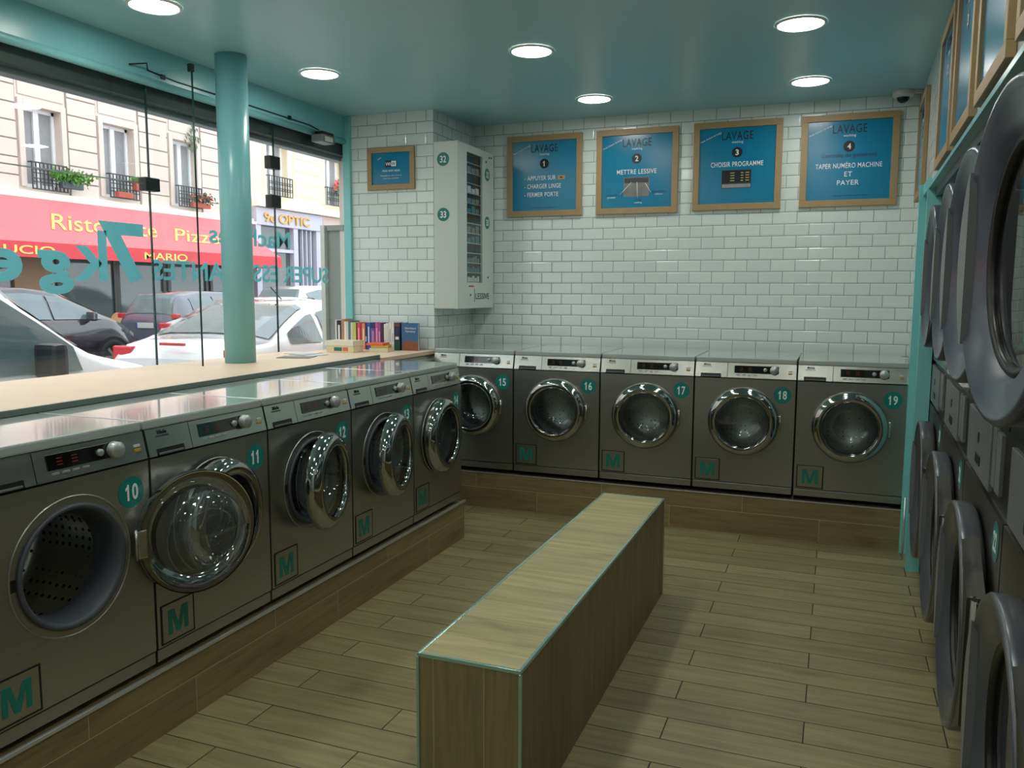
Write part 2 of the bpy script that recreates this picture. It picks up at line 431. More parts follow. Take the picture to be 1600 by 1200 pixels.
def glyph(ch, h_, w_):
    P = {'1': [(0.36, 0), (0.64, 0), (0.64, 1), (0.42, 1), (0.36, 0.90), (0.22, 0.82), (0.12, 0.78), (0.12, 0.62), (0.24, 0.66), (0.36, 0.72)],
         'M': [(0, 0), (0.19, 0), (0.19, 0.74), (0.40, 0), (0.60, 0), (0.81, 0.74), (0.81, 0), (1, 0), (1, 1), (0.70, 1), (0.50, 0.34), (0.30, 1), (0, 1)]}[ch]
    return [(x*w_, z*h_) for (x, z) in P]
def digits(name, s, h_, material, parent, loc, rz=0.0, cw=None):
    """condensed bold figures, height h_, centred on loc, facing local -y"""
    cw = cw or h_*0.50; bm2 = bmesh.new(); n = len(s); x0 = -(n*cw)/2
    for i, ch in enumerate(s):
        if ch == '1':
            poly = glyph('1', h_, cw*0.95)
            A = [bm2.verts.new((x0+i*cw+x, z, 0.0005)) for x, z in poly]; B = [bm2.verts.new((x0+i*cw+x, z, -0.0003)) for x, z in poly]
            bm2.faces.new(A); bm2.faces.new(B[::-1])
            for k in range(len(A)): bm2.faces.new((A[k], B[k], B[(k+1) % len(A)], A[(k+1) % len(A)]))
        else:
            me = text_mesh(ch, 1.0, bold=0.022, ext=0.0004)
            xs = [v.co.x for v in me.vertices]; zs = [v.co.y for v in me.vertices]
            fx = cw*0.86/(max(xs)-min(xs)); fz = h_/(max(zs)-min(zs))
            for v in me.vertices:
                v.co.x = x0+i*cw+cw*0.07+(v.co.x-min(xs))*fx; v.co.y = (v.co.y-min(zs))*fz
            bm2.from_mesh(me); bpy.data.meshes.remove(me)
    me = bpy.data.meshes.new(name); bm2.to_mesh(me); bm2.free(); me.materials.append(material)
    o = bpy.data.objects.new(name, me); COL.objects.link(o); o.location = loc; o.rotation_euler = (PI/2, 0, rz)
    if parent: o.parent = parent
    return o

def plate_with_hole(mb, x0, x1, z0, z1, cx, cz, r, y0, y1, seg=56):
    angs = [2*PI*i/seg for i in range(seg)]
    for px, pz in ((x0, z0), (x0, z1), (x1, z0), (x1, z1)): angs.append(math.atan2(pz-cz, px-cx) % (2*PI))
    angs = sorted(set(round(a, 6) for a in angs))
    def edge(a):
        c, s_ = math.cos(a), math.sin(a); t = 1e9
        if c > 1e-9: t = min(t, (x1-cx)/c)
        if c < -1e-9: t = min(t, (x0-cx)/c)
        if s_ > 1e-9: t = min(t, (z1-cz)/s_)
        if s_ < -1e-9: t = min(t, (z0-cz)/s_)
        return cx+t*c, cz+t*s_
    I0 = [mb.bm.verts.new((cx+r*math.cos(a), y0, cz+r*math.sin(a))) for a in angs]
    O0 = [mb.bm.verts.new((edge(a)[0], y0, edge(a)[1])) for a in angs]
    I1 = [mb.bm.verts.new((cx+r*math.cos(a), y1, cz+r*math.sin(a))) for a in angs]
    O1 = [mb.bm.verts.new((edge(a)[0], y1, edge(a)[1])) for a in angs]
    n = len(angs)
    for i in range(n):
        j = (i+1) % n
        mb.bm.faces.new((I0[i], O0[i], O0[j], I0[j])); mb.bm.faces.new((I1[j], O1[j], O1[i], I1[i]))
        mb.bm.faces.new((O0[i], O1[i], O1[j], O0[j])); mb.bm.faces.new((I0[j], I1[j], I1[i], I0[i]))
    return mb

# ================================================================== the room
struct('floor', MB().box(GX, 4.2, -9.5, 0.25, -0.12, 0.0), FLOOR)
struct('ceiling', MB().box(GX-0.02, 4.2, -9.5, 0.25, H, H+0.12), CEIL)
struct('wall_back', MB().box(0.05, 3.4, 0.0, 0.2, 0.0, H), TILE_X)
pier = MB().box(-0.62, 0.05, -0.65, 0.2, 0.0, H)
pier_o = struct('wall_left_pier', pier, TILE_X)
pier_o.data.materials.append(TILE_Y)
for p in pier_o.data.polygons:
    if abs(p.normal.x) > 0.5: p.material_index = 1
pier_o.name = 'wall_pier'
SL = 0.022                                    # the right wall runs slightly askew
def xr(y): return 3.14 + SL*y
RZ = -PI/2 - math.atan(SL)                    # things on the right wall face the room
def rwall(name, ya, yb, z0, z1, depth=0.25):
    mb = MB(); mb.prism([(xr(ya), ya), (xr(yb), yb), (xr(yb)+depth, yb), (xr(ya)+depth, ya)], 'z', z0, z1)
    return struct(name, mb, TILE_Y)
rwall('wall_right', 0.0, -0.74, 0, H)
rwall('wall_right', -0.74, -1.10, 2.06, H)
rwall('wall_right', -1.10, -5.3, 2.03, H, 0.12)
rwall('wall_right', -5.34, -9.5, 0, H)
struct('wall_right', MB().box(4.0, 4.2, -9.5, 0.25, 0, H), WPAINT)
struct('wall_front', MB().box(GX-0.1, 4.2, -9.6, -9.4, 0, H), WPAINT)
struct('wall_right', MB().box(3.39, 4.05, 0.0, 0.25, 0, H), WPAINT)
struct('wall_left', MB().box(GX-0.15, GX+0.04, -9.5, -0.62, ST, 1.02), WPAINT)
struct('wall_left', MB().box(GX-0.15, GX+0.04, -9.5, -6.4, 1.02, H), WPAINT)
# beam over the window
struct('trim_1', MB().box(GX-0.02, -0.65, -6.4, -0.65, 2.565, H), TEAL)
bm_ = MB(); bm_.tube([(-0.655, -6.4, 2.545), (-0.655, -0.66, 2.545)], 0.022, 12)
struct('trim_2', bm_, TEAL)
struct('trim_3', MB().box(-0.80, -0.705, -6.4, -0.50, 2.46, 2.72), DBAND)
struct('trim_4', MB().box(-0.86, -0.78, -6.4, -0.30, 2.435, 2.475, 0.008), GBAND)
# teal post at the corner of the pier
struct('trim_5', MB().box(-0.665, -0.605, -0.675, -0.60, 1.07, H, 0.004), TEALT)
# outside wall over the window (the rest of our own building)
struct('wall_outside', MB().box(-0.80, -0.70, -9.5, 0.3, 2.72, 9.0), STONE)
struct('wall_outside', MB().box(-0.80, -0.62, -0.52, 6.0, ST, 9.0), STONE)
struct('wall_outside', MB().box(-0.80, -0.70, -25, -6.4, ST, 9.0), STONE)

# --- window: panes, clamps, letters
win = root('window_1', None, None, (GX, 0, 0)); win['kind'] = 'structure'
for (ya, yb) in ((-6.4, -4.55), (-4.545, -2.492), (-2.485, -1.452), (-1.446, -0.665)):
    MB().box(-0.005, 0.005, ya, yb, 1.05, 2.56).build('pane', PANE, win)
for y in (-4.548, -2.488, -1.449):
    MB().box(-0.006, 0.006, y-0.0022, y+0.0022, 1.05, 2.56).build('pane_joint', EDGE, win)
for (y, z, hh) in ((-2.482, 2.03, 0.034), (-1.455, 2.287, 0.040), (-1.455, 2.045, 0.040)):
    MB().box(-0.03, 0.022, y-0.048, y+0.048, z-hh, z+hh, 0.005).build('glass_clamp', BLK, win)
LET = (PI/2, 0, -PI/2)
def wtext(s, ymid, zbase, size, width, **kw):
    t = text('window_lettering', s, size, LETTER, win, (-0.009, ymid, zbase), LET, width=width, **kw)
    return t
wtext('SUPER ESSORANTES', -1.668, 1.538, 0.148, 1.64, bold=0.018, ext=0.001)
wtext('Machines', -1.665, 1.757, 0.150, 0.76, bold=0.016, ext=0.001)
wtext('7', -2.675, 1.537, 0.395, 0.28, bold=0.035, ext=0.001)
wtext('k', -2.872, 1.532, 0.340, 0.20, bold=0.022, ext=0.001)
wtext('g', -3.065, 1.532, 0.270, 0.185, bold=0.035, ext=0.001)
wtext('et', -3.40, 1.528, 0.270, 0.33, bold=0.035, ext=0.001)

# glass fin beside the column
fin = root('glass_fin', 'narrow clear glass fin standing square to the shop window beside the teal column', 'glass panel', (0, -2.455, 0))
MB().box(-0.674, -0.405, -0.005, 0.005, 1.078, 2.60).build('pane', PANE, fin)
MB().box(-0.403, -0.400, -0.0052, 0.0052, 1.078, 2.60).build('glass_edge', EDGE, fin)
MB().box(-0.42, -0.395, -0.012, 0.012, 2.58, 2.62, 0.003).build('top_bracket', BLK, fin)
tag(MB().tube([(GX+0.014, -5.6, 2.0), (GX+0.014, -2.54, 2.028)], 0.0035, 6).build('pale_line', ALU), 'thin pale line running along the left window pane', 'wire')  # thin pale line, drawn as a narrow tube just inside the glass
c_ = MB(); c_.tube([(-0.646, -2.62, 2.60), (-0.60, -2.55, 2.618), (-0.646, -2.50, 2.60), (-0.646, -2.3, 2.588), (-0.646, -1.9, 2.587), (-0.644, -1.10, 2.583), (-0.62, -1.03, 2.56)], 0.004, 6)
for y in (-2.40, -1.84, -1.32): c_.box(-0.648, -0.636, y-0.012, y+0.012, 2.577, 2.60)
tag(c_.build('cable', BLK), 'thin black cable clipped along the teal beam over the window', 'cable')
sn = root('motion_sensor', 'small pale grey sensor box hung from the teal beam by the tiled pier', 'sensor', (-0.60, -1.01, 2.505))
MB().box(-0.045, 0.045, -0.075, 0.075, -0.03, 0.022, 0.008).build('housing', GREYP, sn)
MB().box(-0.03, 0.03, -0.05, 0.085, 0.022, 0.045, 0.004).build('bracket', BLK, sn)
MB().box(0.045, 0.048, -0.045, 0.045, -0.022, 0.008).build('lens', CAMW, sn)

# grey metal panel of the neighbouring entrance, just outside the window
struct('trim_6', MB().box(-0.93, -0.76, -0.515, -0.49, ST, 1.95), JAMB)
struct('trim_7', MB().box(-0.95, -0.915, -0.555, -0.515, ST, 1.97), JAMBL)
struct('trim_8', MB().box(-0.93, -0.76, -0.535, -0.515, 1.93, 1.97), JAMB)

# --- ledge of pale wood under the window
led = root('window_ledge', 'long pale wood ledge running under the shop window behind the washing machines', 'ledge', (0, 0, 0))
e0, e1 = (0.245, -6.2), (0.038, -1.40)
lm = MB(); lm.prism([(GX+0.012, -6.3), (e0[0], -6.3), e1, (GX+0.012, -1.40)], 'z', 1.0655, 1.085)
lm.build('ledge_top', LEDGE, led)
lm = MB()
dx = (e1[0]-e0[0]); dy = (e1[1]-e0[1])
lm.prism([(e0[0]+0.0005, -6.3), (e0[0]+0.010, -6.3), (e1[0]+0.010, e1[1]), (e1[0]+0.0005, e1[1])], 'z', 1.064, 1.0845)
lm.build('edge_trim', LEDGEF, led)
tag(MB().box(GX+0.012, 0.06, -1.398, -0.652, 1.040, 1.066, 0.002).build('book_shelf', LEDGE), 'pale wood corner shelf against the tiled pier, carrying the books', 'shelf')
tag(MB().box(-0.60, 0.04, -1.38, -0.655, 0.0, 1.039).build('corner_cupboard', WPAINT), 'plain closed box under the book shelf in the left corner', 'cupboard')

# --- round column
co = root('column', 'round glossy teal column standing on the window ledge up to the ceiling', 'column', (-0.375, -2.19, 0))
MB().cyl((0, 0, 1.086), 'z', 0.083, H-1.087, 64).build('shaft', TEAL, co)

# --- door in the right wall, between the washers and the dryers
d1 = root('door_1', None, None, (0, 0, 0)); d1['kind'] = 'structure'
def rq(mb, ya, yb, x_out, x_in, z0, z1):
    mb.prism([(xr(ya)-x_out, ya), (xr(yb)-x_out, yb), (xr(yb)+x_in, yb), (xr(ya)+x_in, ya)], 'z', z0, z1); return mb
f_ = MB(); rq(f_, -0.760, -0.80, 0.034, 0.05, 0, 2.07); rq(f_, -1.095, -1.13, 0.016, 0.05, 0, 2.07); rq(f_, -0.80, -1.095, 0.016, 0.05, 2.01, 2.07)
f_.build('door_frame', TEALT, d1)
rq(MB(), -0.80, -1.095, -0.03, 0.05, 0.0, 2.01).build('door_panel', TEAL, d1)
hk = MB(); hk.tube([(xr(-1.10)-0.035, -1.115, 0.06), (xr(-1.10)-0.035, -1.115, 0.40)], 0.006, 6); hk.build('hinge', ALU, d1)
# lip over the dryers
tr = MB(); rq(tr, -1.12, -5.3, 0.012, 0.12, 2.012, 2.03)
struct('trim_9', tr, TEAL)
tr = MB(); rq(tr, -1.12, -5.3, -0.02, 0.12, 1.972, 2.012)
struct('trim_10', tr, STEELD)

# --- tiled plinths
LX = 0.6415; BY = -0.7609
pl = root('tiled_plinth', 'low wood-look tiled plinth under the left row of washing machines', 'plinth', (0, 0, 0))
MB().box(-0.12, LX+0.012, -6.2, -1.465, 0.0, 0.2225).build('tiled_body', PL_Y, pl)
MB().box(LX+0.006, LX+0.020, -6.2, -1.460, 0.220, 0.2325, 0.003).build('edge_trim', ALU, pl)
pb = root('tiled_plinth', 'low wood-look tiled plinth under the back row of washing machines', 'plinth', (0, 0, 0))
MB().box(0.052, 3.094, BY-0.004, -0.002, 0.0, 0.240).build('tiled_body', PL_X, pb)
MB().box(0.052, 3.094, BY-0.008, BY+0.006, 0.238, 0.244, 0.0015).build('edge_trim', ALU, pb)

# --- bench
bx, by, bl, bw_, bh = 1.645, -3.936, 1.984, 0.306, 0.481
be = root('bench', 'long low bench clad in wood-look tiles with metal edge strips', 'bench', (0, 0, 0))
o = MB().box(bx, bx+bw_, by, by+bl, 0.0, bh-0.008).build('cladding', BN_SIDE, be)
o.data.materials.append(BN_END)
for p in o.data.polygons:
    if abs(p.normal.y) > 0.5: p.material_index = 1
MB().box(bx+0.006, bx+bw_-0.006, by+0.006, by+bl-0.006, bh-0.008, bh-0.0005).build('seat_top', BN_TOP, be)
TRIMM = mat('pale_teal_metal_edge', (176, 214, 208), 0.2, metal=0.8)
for args in ((bx-0.002, bx+0.007, by-0.002, by+bl+0.002), (bx+bw_-0.007, bx+bw_+0.002, by-0.002, by+bl+0.002), (bx+0.007, bx+bw_-0.007, by-0.002, by+0.007), (bx+0.007, bx+bw_-0.007, by+bl-0.007, by+bl+0.002)):
    MB().box(*args, bh-0.010, bh+0.001, 0.0015).build('edge_strip', TRIMM, be)
for (x_, y_) in ((bx, by), (bx+bw_, by), (bx+bw_, by+bl)):
    MB().box(x_-0.004, x_+0.004, y_-0.004, y_+0.004, 0.0, bh-0.010, 0.0012).build('corner_strip', TRIMM if y_ == by else ALU, be)

# ================================================================== washing machines
MH = 0.838
def make_washer():
    t = root('washing_machine', None, 'washing machine')
    W = 0.2950
    c = MB()   # casing: sides, back, bottom
    c.box(-W, -W+0.012, 0.02, 0.70, 0.024, MH-0.033); c.box(W-0.012, W, 0.02, 0.70, 0.024, MH-0.033)
    c.box(-W+0.012, W-0.012, 0.685, 0.70, 0.024, MH-0.033); c.box(-W+0.012, W-0.012, 0.03, 0.685, 0.024, 0.04)
    c.build('casing', STEELD, t)
    l = MB(); l.box(-W, W, 0.022, 0.70, MH-0.030, MH, 0.006)
    l.build('lid', LIDM, t)
    f = MB(); plate_with_hole(f, -W, W, 0.071, 0.7125, 0.0, 0.455, 0.178, 0.0, 0.018)
    f.build('front_panel', STEEL, t)
    s = MB(); s.box(-W, W, 0.004, 0.03, 0.024, 0.0655, 0.003); s.build('skirting', STEEL, t)
    for fx in (-0.25, 0.25):
        for fy_ in (0.06, 0.62): MB().cyl((fx, fy_, 0.0), 'z', 0.018, 0.024, 12).build('foot', BLK, t)
    # fascia: sloped band between front panel and lid
    z0, z1 = 0.719, MH-0.031
    def fas(xa, xb): return [(0.0, z0), (0.020, z1), (0.10, z1), (0.10, z0)]
    d = MB(); d.prism(fas(0, 0), 'x', -W, -0.104)
    dr = d.build('detergent_drawer', STEELF, t)
    sl = 0.020/(z1-z0)
    def fy(z): return (z-z0)*sl
    h = MB(); h.prism([(-0.001, 0.7185), (fy(0.741)-0.001, 0.741), (fy(0.741)+0.012, 0.741), (0.012, 0.7185)], 'x', -0.262, -0.140)
    h.build('handle_recess', BLK, dr)
    h = MB(); h.prism([(-0.004, 0.722), (-0.004, 0.727), (0.004, 0.728), (0.004, 0.722)], 'x', -0.255, -0.148); h.build('handle_lip', GREYP, dr)
    text('brand_lettering', 'Miele', 0.019, BLACKP, dr, (-0.225, fy(0.787)-0.0012, 0.787), (PI/2-math.atan(sl), 0, 0), bold=0.02, ext=0.0003)
    text('model_lettering', 'PROFESSIONAL', 0.0085, BLACKP, dr, (-0.225, fy(0.778)-0.0012, 0.778), (PI/2-math.atan(sl), 0, 0), ext=0.0003)
    c = MB(); c.prism(fas(0, 0), 'x', -0.101, W)
    cp = c.build('control_panel', STEELF, t)
    d = MB(); d.prism([(fy(0.748)-0.0025, 0.748), (fy(0.792)-0.0025, 0.792), (fy(0.792)+0.004, 0.792), (fy(0.748)+0.004, 0.748)], 'x', -0.062, 0.196)
    dsp = d.build('display', DISP, cp)
    # faint figures on the display
    g = MB()
    for (xx, ww) in ((-0.03, 0.018), (0.02, 0.020)):
        for zz in (0.760, 0.769, 0.778): g.box(xx, xx+ww, fy(zz)-0.0032, fy(zz)-0.0024, zz, zz+0.0025)
    g.build('display_figures', mat('dim_red_led', (120, 44, 30), 0.5, emit=((0.8, 0.12, 0.05), 0.02)), dsp)
    k = MB(); k.lathe((0.118, fy(0.770)-0.002, 0.770), [(0.011, 0.0), (0.011, -0.008), (0.009, -0.010), (0.0, -0.010)], 'y', 20); k.build('small_dial', KNOB, cp)
    k = MB(); k.lathe((0.170, fy(0.770)-0.002, 0.770), [(0.0255, 0.0), (0.0245, -0.022), (0.022, -0.026), (0.0, -0.027)], 'y', 28); k.build('dial', KNOB, cp)
    for i in range(4):
        xx = -0.050+i*0.034
        MB().box(xx, xx+0.022, fy(0.738)-0.004, fy(0.738)+0.004, 0.7345, 0.7405, 0.001).build('button', KNOB, cp)
    MB().box(0.250, 0.272, fy(0.768)-0.005, fy(0.768)+0.004, 0.762, 0.770, 0.001).build('button', CAMW, cp)
    MB().box(0.250, 0.272, fy(0.752)-0.005, fy(0.752)+0.004, 0.748, 0.757, 0.001).build('button', GOLD, cp)
    # opening: gasket and drum
    g = MB(); g.lathe((0, 0, 0.455), [(0.178, 0.002), (0.186, -0.006), (0.176, -0.012), (0.165, 0.0), (0.160, 0.03), (0.152, 0.075), (0.158, 0.10)], 'y', 56)
    g.build('gasket', RUB, t)
    dm = MB(); dm.lathe((0, 0, 0.455), [(0.158, 0.10), (0.235, 0.105), (0.24, 0.13), (0.24, 0.42), (0.22, 0.45), (0.0, 0.45)], 'y', 48)
    for a in (0.4, 0.4+2*PI/3, 0.4+4*PI/3):
        p0 = Vector((0.215*math.cos(a), 0.15, 0.455+0.215*math.sin(a))); p1 = p0+Vector((0, 0.26, 0))
        dm.tube([p0, p1], 0.022, 8)
    dm.build('drum', DRUM, t, recalc=False)
    er = MB(); er.torus((0, 0.0, 0.455), 0.206, 0.0035, 'y', 64, 8); er.build('embossed_ring', STEEL, t)
    lt = MB(); lt.box(-0.204, -0.188, -0.003, 0.002, 0.440, 0.475, 0.001); lt.build('door_catch', BLK, t)
    # door, hinged on the right; origin on the hinge line
    dr = MB()
    cx = -0.215
    prof = [(0.208, 0.010), (0.209, -0.006), (0.205, -0.020), (0.196, -0.034), (0.180, -0.044), (0.162, -0.046), (0.152, -0.040), (0.148, -0.028), (0.150, 0.004), (0.205, 0.008)]
    dr.lathe((cx, 0, 0), prof, 'y', 64)
    dd = dr.build('door', CHROME, t)
    dd.location = (0.215, -0.014, 0.455)
    ir = MB(); ir.torus((cx, -0.040, 0), 0.1535, 0.0045, 'y', 56, 8); ir.build('inner_ring', CHROMED, dd)
    gp = MB(); gp.lathe((cx, 0, 0), [(0.151, -0.030), (0.10, -0.034), (0.0, -0.036)], 'y', 48); gp.build('glass', DGLASS, dd)
    bo = MB(); bo.lathe((cx, 0, 0), [(0.150, 0.004), (0.146, 0.040), (0.132, 0.075), (0.105, 0.098), (0.06, 0.110), (0.0, 0.112)], 'y', 48)
    for zz in (-0.03, 0.03): bo.torus((cx, 0.072+abs(zz)*0.1, 0), 0.118+zz, 0.002, 'y', 48, 6)
    bo.build('glass_bowl', BOWL, dd)
    hg = MB(); hg.box(-0.034, -0.004, -0.006, 0.012, -0.045, 0.045, 0.003); hg.cyl((-0.002, 0.004, -0.050), 'z', 0.005, 0.10, 12)
    hg.build('hinge', STEELF, dd)
    # flap at the lower left
    fl = MB(); fl.box(-0.275, -0.135, -0.0022, 0.001, 0.082, 0.208, 0.001)
    fo = fl.build('filter_flap', STEEL, t)
    ed = MB()
    for (a, b, c2, d2) in ((-0.281, -0.129, 0.0765, 0.082), (-0.281, -0.129, 0.208, 0.2125), (-0.281, -0.275, 0.082, 0.208), (-0.135, -0.129, 0.082, 0.208)):
        ed.box(a, b, -0.0024, 0.001, c2, d2)
    ed.build('flap_gap', BLK, fo)
    mm = MB(); mm.prism([(-0.250+x, 0.103+z) for (x, z) in glyph('M', 0.084, 0.090)], 'y', -0.0034, -0.0022)
    mm.build('letter_mark', STICKD, fo)
    st = MB(); st.disc((0.222, -0.0006, 0.625), 0.050, 40); st.build('number_sticker', STICK, t)
    return t

# drum material with punched holes
DRUM = bpy.data.materials.new('perforated_drum_steel'); DRUM.use_nodes = True
nt = DRUM.node_tree; b = nt.nodes['Principled BSDF']
b.inputs['Metallic'].default_value = 0.9; b.inputs['Roughness'].default_value = 0.3
tc = nt.nodes.new('ShaderNodeTexCoord'); vo = nt.nodes.new('ShaderNodeTexVoronoi'); vo.inputs['Scale'].default_value = 34; vo.inputs['Randomness'].default_value = 0.15
nt.links.new(tc.outputs['Object'], vo.inputs['Vector'])
cr = nt.nodes.new('ShaderNodeValToRGB'); cr.color_ramp.elements[0].position = 0.18; cr.color_ramp.elements[0].color = (0.004, 0.004, 0.004, 1)
cr.color_ramp.elements[1].position = 0.24; cr.color_ramp.elements[1].color = (0.55, 0.55, 0.53, 1)
nt.links.new(vo.outputs['Distance'], cr.inputs[0]); nt.links.new(cr.outputs[0], b.inputs['Base Color'])

proto = make_washer()
def place_washer(o, num, loc, rz, label, group, ang):
    o.location = loc; o.rotation_euler = (0, 0, rz)
    o['label'] = label; o['group'] = group
    st = child(o, 'number_sticker')
    digits('number', str(num), 0.052, WHITE, st, (0.222, -0.0022, 0.599), cw=0.027)
    dd = child(o, 'door')
    dd.rotation_euler = (0, 0, math.radians(ang))
machines = []
for i in range(9): machines.append(copy_tree(proto))
machines.insert(0, proto)
LB, BB = 0.224, 0.249
DOOR_ANG = {10: 161, 11: 5, 12: 13, 13: 11, 14: 2, 15: 0, 16: 0, 17: 4, 18: 0, 19: 0}
LT = {10: 'steel washing machine numbered 10 with its round glass door swung wide open',
      11: 'steel washing machine numbered 11 partly hidden by the open door of number 10',
      12: 'steel washing machine numbered 12 in the left row with its chrome door ajar',
      13: 'steel washing machine numbered 13 in the left row between 12 and 14',
      14: 'steel washing machine numbered 14 at the far end of the left row',
      15: 'steel washing machine numbered 15 in the back left corner, partly hidden by number 14',
      16: 'steel washing machine numbered 16 against the white tiled back wall',
      17: 'steel washing machine numbered 17 in the middle of the back row',
      18: 'steel washing machine numbered 18 in the back row beside number 19',
      19: 'steel washing machine numbered 19 at the right end of the back row'}
for n in range(10, 20):
    o = machines[n-10]
    if n <= 14:
        k = 14-n
        place_washer(o, n, (LX, -1.4767-0.3-k*0.6, LB), PI/2, LT[n], 'washing machines in the left row', DOOR_ANG[n])
    else:
        k = n-15
        place_washer(o, n, (0.0945+0.3+k*0.6, BY, BB), 0.0, LT[n], 'washing machines in the back row', DOOR_ANG[n])

# ================================================================== posters
def poster(name, label, cat, w_, h_, loc, rz, fill, group=None, fw=0.042):
    t = root(name, label, cat, loc, rz, group)
    f = MB()
    for (a, b, c2, d2) in ((-w_/2, w_/2, h_/2-fw, h_/2), (-w_/2, w_/2, -h_/2, -h_/2+fw), (-w_/2, -w_/2+fw, -h_/2+fw, h_/2-fw), (w_/2-fw, w_/2, -h_/2+fw, h_/2-fw)):
        f.box(a, b, -0.024, 0.0, c2, d2, 0.002)
    f.build('frame', OAK, t)
    p = MB().box(-w_/2+fw, w_/2-fw, -0.012, -0.002, -h_/2+fw, h_/2-fw).build('print', POSTER, t)
    fill(p)
    return t
def T(p, s, size, x, z, m=WHITE, **kw): return text('lettering', s, size, m, p, (x, -0.0125, z), ext=0.0004, spacing=1.08, **kw)
def banner(p, x, z, ang, size=0.016, s='SELF-SERVICE LAUNDRY'):
    text('lettering', s, size, WHITE, p, (x, -0.0125, z), (PI/2, -ang, 0), ext=0.0003)
def head(p, n):
    T(p, 'LAVAGE', 0.078, 0.0, 0.172, BLACKP, bold=0.005, width=0.205)
    T(p, 'washing', 0.022, 0.0, 0.150)
    MB().disc((0, -0.0122, 0.088), 0.035, 32, thick=0.0006).build('number_disc', BLACKP, p)
    digits('number', n, 0.038, WHITE, p, (0, -0.0136, 0.069), cw=0.026)
    text('lettering', 'Mode d\'emploi du lavage', 0.015, WHITE, p, (-0.175, -0.0125, 0.190), (PI/2, -0.42, 0), ext=0.0003)
def p1(p):
    head(p, '1')
    for s, z in (('- APPUYER SUR', -0.030), ('- CHARGER LINGE', -0.090), ('- FERMER PORTE', -0.150)):
        T(p, s, 0.046, -0.155, z, bold=0.005, align='LEFT', width={'- APPUYER SUR': 0.245, '- CHARGER LINGE': 0.285, '- FERMER PORTE': 0.265}[s])
    MB().box(0.105, 0.160, -0.0136, -0.012, -0.030, -0.002, 0.0005).build('button_picture', mat('tan_print', (190, 158, 90), 0.5), p)
    MB().box(0.122, 0.143, -0.0142, -0.0134, -0.021, -0.011).build('button_symbol', BLACKP, p)
    T(p, 'Laverie automatique - ouvert tous les jours', 0.011, 0, -0.232, BLACKP)
def p2(p):
    head(p, '2'); T(p, 'METTRE LESSIVE', 0.046, 0, -0.018, bold=0.005, width=0.285)
    b_ = MB().box(-0.092, 0.092, -0.0132, -0.012, -0.175, -0.040).build('drawer_picture', mat('grey_print', (120, 120, 118), 0.4, noise=(16, 0.5)), p)
    MB().box(-0.086, 0.086, -0.0138, -0.0130, -0.080, -0.046).build('picture_drawer', mat('dark_print', (56, 56, 58), 0.4), b_)
    a_ = MB()
    for (xa, za, xb, zb) in ((-0.035, -0.075, -0.118, -0.160), (0.005, -0.075, 0.010, -0.185), (0.065, -0.085, 0.105, -0.150)):
        a_.tube([(xa, -0.0136, za), (xb, -0.0136, zb)], 0.0022, 6)
    a_.build('arrow', WHITE, p)
    T(p, 'prelavage', 0.020, -0.180, -0.165, BLACKP); T(p, 'prewash', 0.016, -0.180, -0.182)
    T(p, 'lavage', 0.020, 0.015, -0.203, BLACKP); T(p, 'washing', 0.016, 0.015, -0.222)
    T(p, 'adoucissant', 0.020, 0.165, -0.150, BLACKP); T(p, 'softener', 0.016, 0.165, -0.168)
def p3(p):
    head(p, '3'); T(p, 'CHOISIR PROGRAMME', 0.046, 0, -0.005, bold=0.005, width=0.345)
    b_ = MB().box(-0.098, 0.098, -0.0132, -0.012, -0.150, -0.028).build('display_picture', mat('dark_print', (56, 56, 58), 0.4), p)
    MB().box(-0.094, 0.094, -0.0137, -0.0130, -0.112, -0.032).build('picture_screen', BLACKP, b_)
    MB().box(-0.094, 0.094, -0.0137, -0.0130, -0.146, -0.122).build('picture_buttons', mat('pale_print', (150, 150, 148), 0.4, noise=(40, 0.3)), b_)
    l_ = MB()
    for i in range(4):
        z = -0.048-i*0.017
        l_.box(-0.040, -0.012, -0.0142, -0.0136, z-0.003, z+0.002); l_.box(0.030, 0.046, -0.0142, -0.0136, z-0.003, z+0.002); l_.box(0.060, 0.084, -0.0142, -0.0136, z-0.003, z+0.002)
    l_.build('picture_text', mat('amber_print', (214, 200, 120), 0.5), b_)
def p4(p):
    head(p, '4'); T(p, 'Centrale de paiement', 0.040, 0, 0.020, BLACKP, width=0.335, bold=0.003)
    T(p, 'TAPER NUM\u00c9RO MACHINE', 0.044, 0, -0.048, bold=0.005, width=0.40)
    T(p, 'ET', 0.044, 0, -0.102, bold=0.005); T(p, 'PAYER', 0.044, 0, -0.156, bold=0.005)
    T(p, 'Paiement par pieces, billets ou carte bancaire', 0.011, 0.02, -0.226, BLACKP)
G_ = 'blue washing instruction posters on the back wall'
poster('framed_poster', 'blue poster marked LAVAGE 1 in a pale oak frame on the tiled back wall', 'poster', 0.582, 0.588, (0.6415, -0.001, 2.331), 0, p1, G_)
poster('framed_poster', 'blue poster marked LAVAGE 2 METTRE LESSIVE in a pale oak frame', 'poster', 0.586, 0.590, (1.333, -0.001, 2.331), 0, p2, G_)
poster('framed_poster', 'blue poster marked LAVAGE 3 CHOISIR PROGRAMME in a pale oak frame', 'poster', 0.584, 0.588, (2.021, -0.001, 2.336), 0, p3, G_)
poster('framed_poster', 'blue poster marked LAVAGE 4 TAPER NUMERO MACHINE in a pale oak frame', 'poster', 0.588, 0.586, (2.724, -0.001, 2.335), 0, p4, G_)
